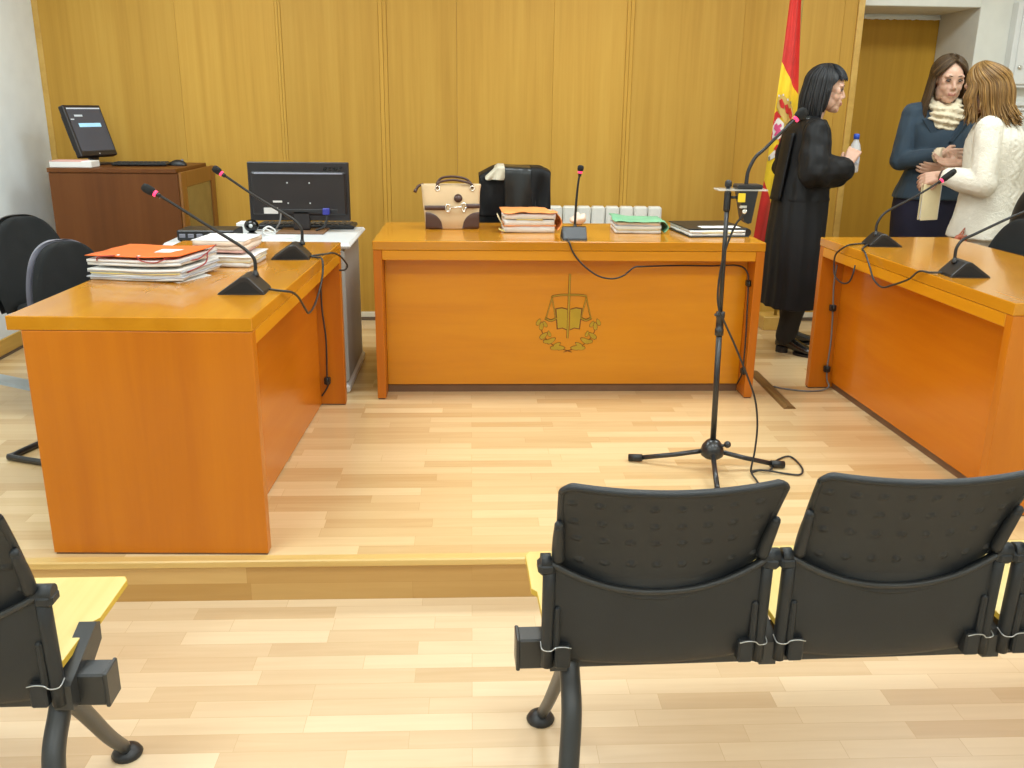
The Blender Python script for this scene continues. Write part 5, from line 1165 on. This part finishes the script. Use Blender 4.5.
# --- woman in the white knitted jumper, seen from behind, holding a cream folder
w3 = thing('person', 'dark-blonde woman in a white knitted jumper seen from behind, holding a cream folder', 'person', (2.755, 4.78, PZ), rad(138))
J = dict(hip=[(-.01, .09, .83), (-.01, -.09, .83)], knee=[(.01, .09, .45), (.01, -.09, .45)], ankle=[(-.02, .09, .09), (-.02, -.09, .09)], toe=[(.14, .12, .03), (.14, -.12, .03)],
         shoulder=[(.02, .165, 1.265), (.02, -.165, 1.265)], elbow=[(-.01, .235, 1.0), (.0, -.23, 1.0)], wrist=[(.205, .205, 1.03), (.17, -.01, 1.085)],
         hand=[((.95, .0, -.28), (-.1, -.8, -.4), (.35, .4, .45, .5), .95), ((.80, .5, .05), (-.2, .5, .9), .25, .95)], head=(.095, .045, 1.462))
Rh = rot_head(1, 12, 0); HK = 1.0
body_mesh(w3, J, HK, Rh); face_details(w3, Rh, J['head'], HK)
sw = MB()
ringloft(sw, smooth_rows([(.715, -.01, 0, .185, .235), (.76, -.01, 0, .178, .226), (.86, -.005, 0, .155, .200), (.98, .0, 0, .142, .182), (1.10, .005, 0, .145, .188), (1.20, .01, 0, .138, .190), (1.27, .02, 0, .105, .165), (1.315, .03, 0, .075, .105), (1.335, .035, 0, .062, .076)], 50), 64)
for s in (0, 1):
    S, E_, Wr = Vector(J['shoulder'][s]), Vector(J['elbow'][s]), Vector(J['wrist'][s]); Wr = E_.lerp(Wr, .80)
    capsule(sw, (.03, (1, -1)[s] * .03, 1.285), S, .064, .066); chain(sw, [S + Vector((0, 0, -.01)), S.lerp(E_, .5), E_], [.068, .068, .066]); chain(sw, [E_, E_.lerp(Wr, .5), Wr], [.066, .064, .050])
jm = blob('jumper', sw, M['sweater'], w3, .0062, 3, lambda p: .007 * nz3(p, 15, 15, 9, 2) + .0018 * nz3(p, 90, 90, 90) + .0030 * abs(sin(p.y * 60 + 1.5 * sin(p.z * 60))) * (abs(p.y) < .13))
tr = MB()
for s in (0, 1): chain(tr, [J['hip'][s], J['knee'][s], (J['ankle'][s][0], J['ankle'][s][1], .09)], [.115, .085, .066])
tr.ball((-.02, 0, .82), (.14, .185, .11), 16); blob('trousers', tr, M['trouser_white'], w3, .009, 3, lambda p: .004 * nz3(p, 20, 20, 9))
shoes(w3, J)
wr_ = MB(); a, b_ = Vector(J['elbow'][0]), Vector(J['wrist'][0]); wr_.tube([tuple(a.lerp(b_, .95)), tuple(a.lerp(b_, 1.0))], [.031, .031], 14, sub=1); build('wristwatch', wr_, M['brown_leather'], w3)
hr = MB(); Wh = lambda p: tuple(Vector(J['head']) + Rh @ (Vector(p) * HK))
hair_cap(hr, Wh, lambda ph: rad(np.interp(abs(math.degrees(ph)), [0, 30, 55, 75, 180], [44, 52, 80, 118, 130])), 1.0)
random.seed(21)
for i in range(440):
    ph = random.uniform(-pi, pi); a = abs(math.degrees(ph)); g = random.uniform(1.0, 1.13)
    if a < 50: ph = np.sign(ph) * rad(50 + random.random() * 25); a = abs(math.degrees(ph))
    pa = ph * .55
    pts = [shellpt(pa + (ph - pa) * t, rad(6 + 88 * t), g) for t in np.linspace(0, 1, 6)]; e = pts[-1]
    zend = random.uniform(-.195, -.13) if a > 85 else random.uniform(-.15, -.06); w = random.uniform(.98, 1.25)
    fx = .018 if a < 80 else 0
    pts += [Vector((e.x * 1.08 + fx, e.y * 1.10, -.03)), Vector((e.x * 1.02 + fx, e.y * 1.05, zend * .6)), Vector((e.x * w + fx, e.y * w, zend)), Vector((e.x * (w + .12) + fx, e.y * (w + .1), zend - .018))]
    strand(hr, [Wh(p) for p in pts], random.uniform(.0038, .0068))
build('hair', hr, M['hair_blonde'], w3)
fo = thing('document_folder', 'cream document folder hanging from the white-jumper woman\'s hand', 'folder', (2.455, 4.80, 0.935), rad(8))
b = MB(); b.box(np.array((-.060, -.004, 0)), np.array((.040, 0, .19)), .0008, R=Matrix.Rotation(rad(-2), 3, 'Y')); build('front_cover', b, M['paper_cream'], fo)
b = MB(); b.prism([(.040, -.002), (.060, .02), (.058, .024), (.036, .004)], .002, .192, 'z'); build('folder_spine', b, M['paper_cream'], fo)
b = MB(); b.box(np.array((-.052, .004, .004)), np.array((.05, .016, .188)), .001); build('pages', b, M['paper'], fo)
b = MB(); b.box(np.array((-.060, .018, 0)), np.array((.054, .022, .192)), .0008); build('back_cover', b, M['paper_cream'], fo)
# small leather purse worn at the hip, under the hem of the jumper
pu = thing('shoulder_purse', 'reddish-brown leather purse just showing under the jumper hem at the right desk corner', 'purse', (2.515, 4.585, PZ + .62), rad(48))
b = MB(); b.rings([[(.055 * k * np.sign(cos(a)) * abs(cos(a)) ** .5, .018 * k2 * np.sign(sin(a)) * abs(sin(a)) ** .6, z) for a in [2 * pi * i / 24 for i in range(24)]] for z, k, k2 in ((0, .9, .8), (.01, 1, 1), (.06, 1.02, 1.05), (.115, .96, .8), (.125, .9, .5))]); build('purse_body', b, M['red_bag'], pu)
b = MB(); b.sheet([[(x * .052, -.0215 - .004 * q, .122 - .055 * q * (1 - .25 * x * x)) for x in np.linspace(-1, 1, 12)] for q in np.linspace(0, 1, 8)], .003); build('purse_flap', b, M['red_bag'], pu)
for s in (-1, 1): build('purse_strap', MB().tube([(s * .045, .0, .112), (.09 + s * .02, .0, .145), (.17 + s * .02, .0, .17)], .004, 8), M['red_bag'], pu)
# ---------------------------------------------------------------- light and camera
def area(name, loc, sx, sy, power, rot=(0, 0, 0), col=(.86, .965, 1.0)):
    l = bpy.data.lights.new(name, 'AREA'); l.shape = 'RECTANGLE'; l.size = sx; l.size_y = sy; l.energy = power; l.color = col
    o = bpy.data.objects.new(name, l); COL.objects.link(o); o.location = loc; o.rotation_euler = rot; return o
for x in (-1.5, 0.6, 2.7):
    for y, e in ((-1.0, 33), (1.5, 36), (4.2, 38)): area('ceiling_lamp', (x, y, ZC - .03), 1.2, .6, e)
w = bpy.data.worlds.new('World'); SC.world = w; w.use_nodes = True; w.node_tree.nodes['Background'].inputs[0].default_value = (1, .97, .92, 1); w.node_tree.nodes['Background'].inputs[1].default_value = 0.3
cam = bpy.data.cameras.new('Camera'); co = bpy.data.objects.new('Camera', cam); COL.objects.link(co)
cam.sensor_width = 36; cam.lens = 905.5 / 1024 * 36; cam.clip_start = 0.05
co.matrix_world = Matrix.Translation((0, 0, 1.4899)) @ Matrix.Rotation(-0.0467, 4, 'Z') @ Matrix.Rotation(pi / 2 - 0.2968, 4, 'X') @ Matrix.Rotation(0.0115, 4, 'Z')
SC.camera = co
SC.view_settings.view_transform = 'Standard'; SC.view_settings.look = 'None'; SC.view_settings.exposure = 0.0
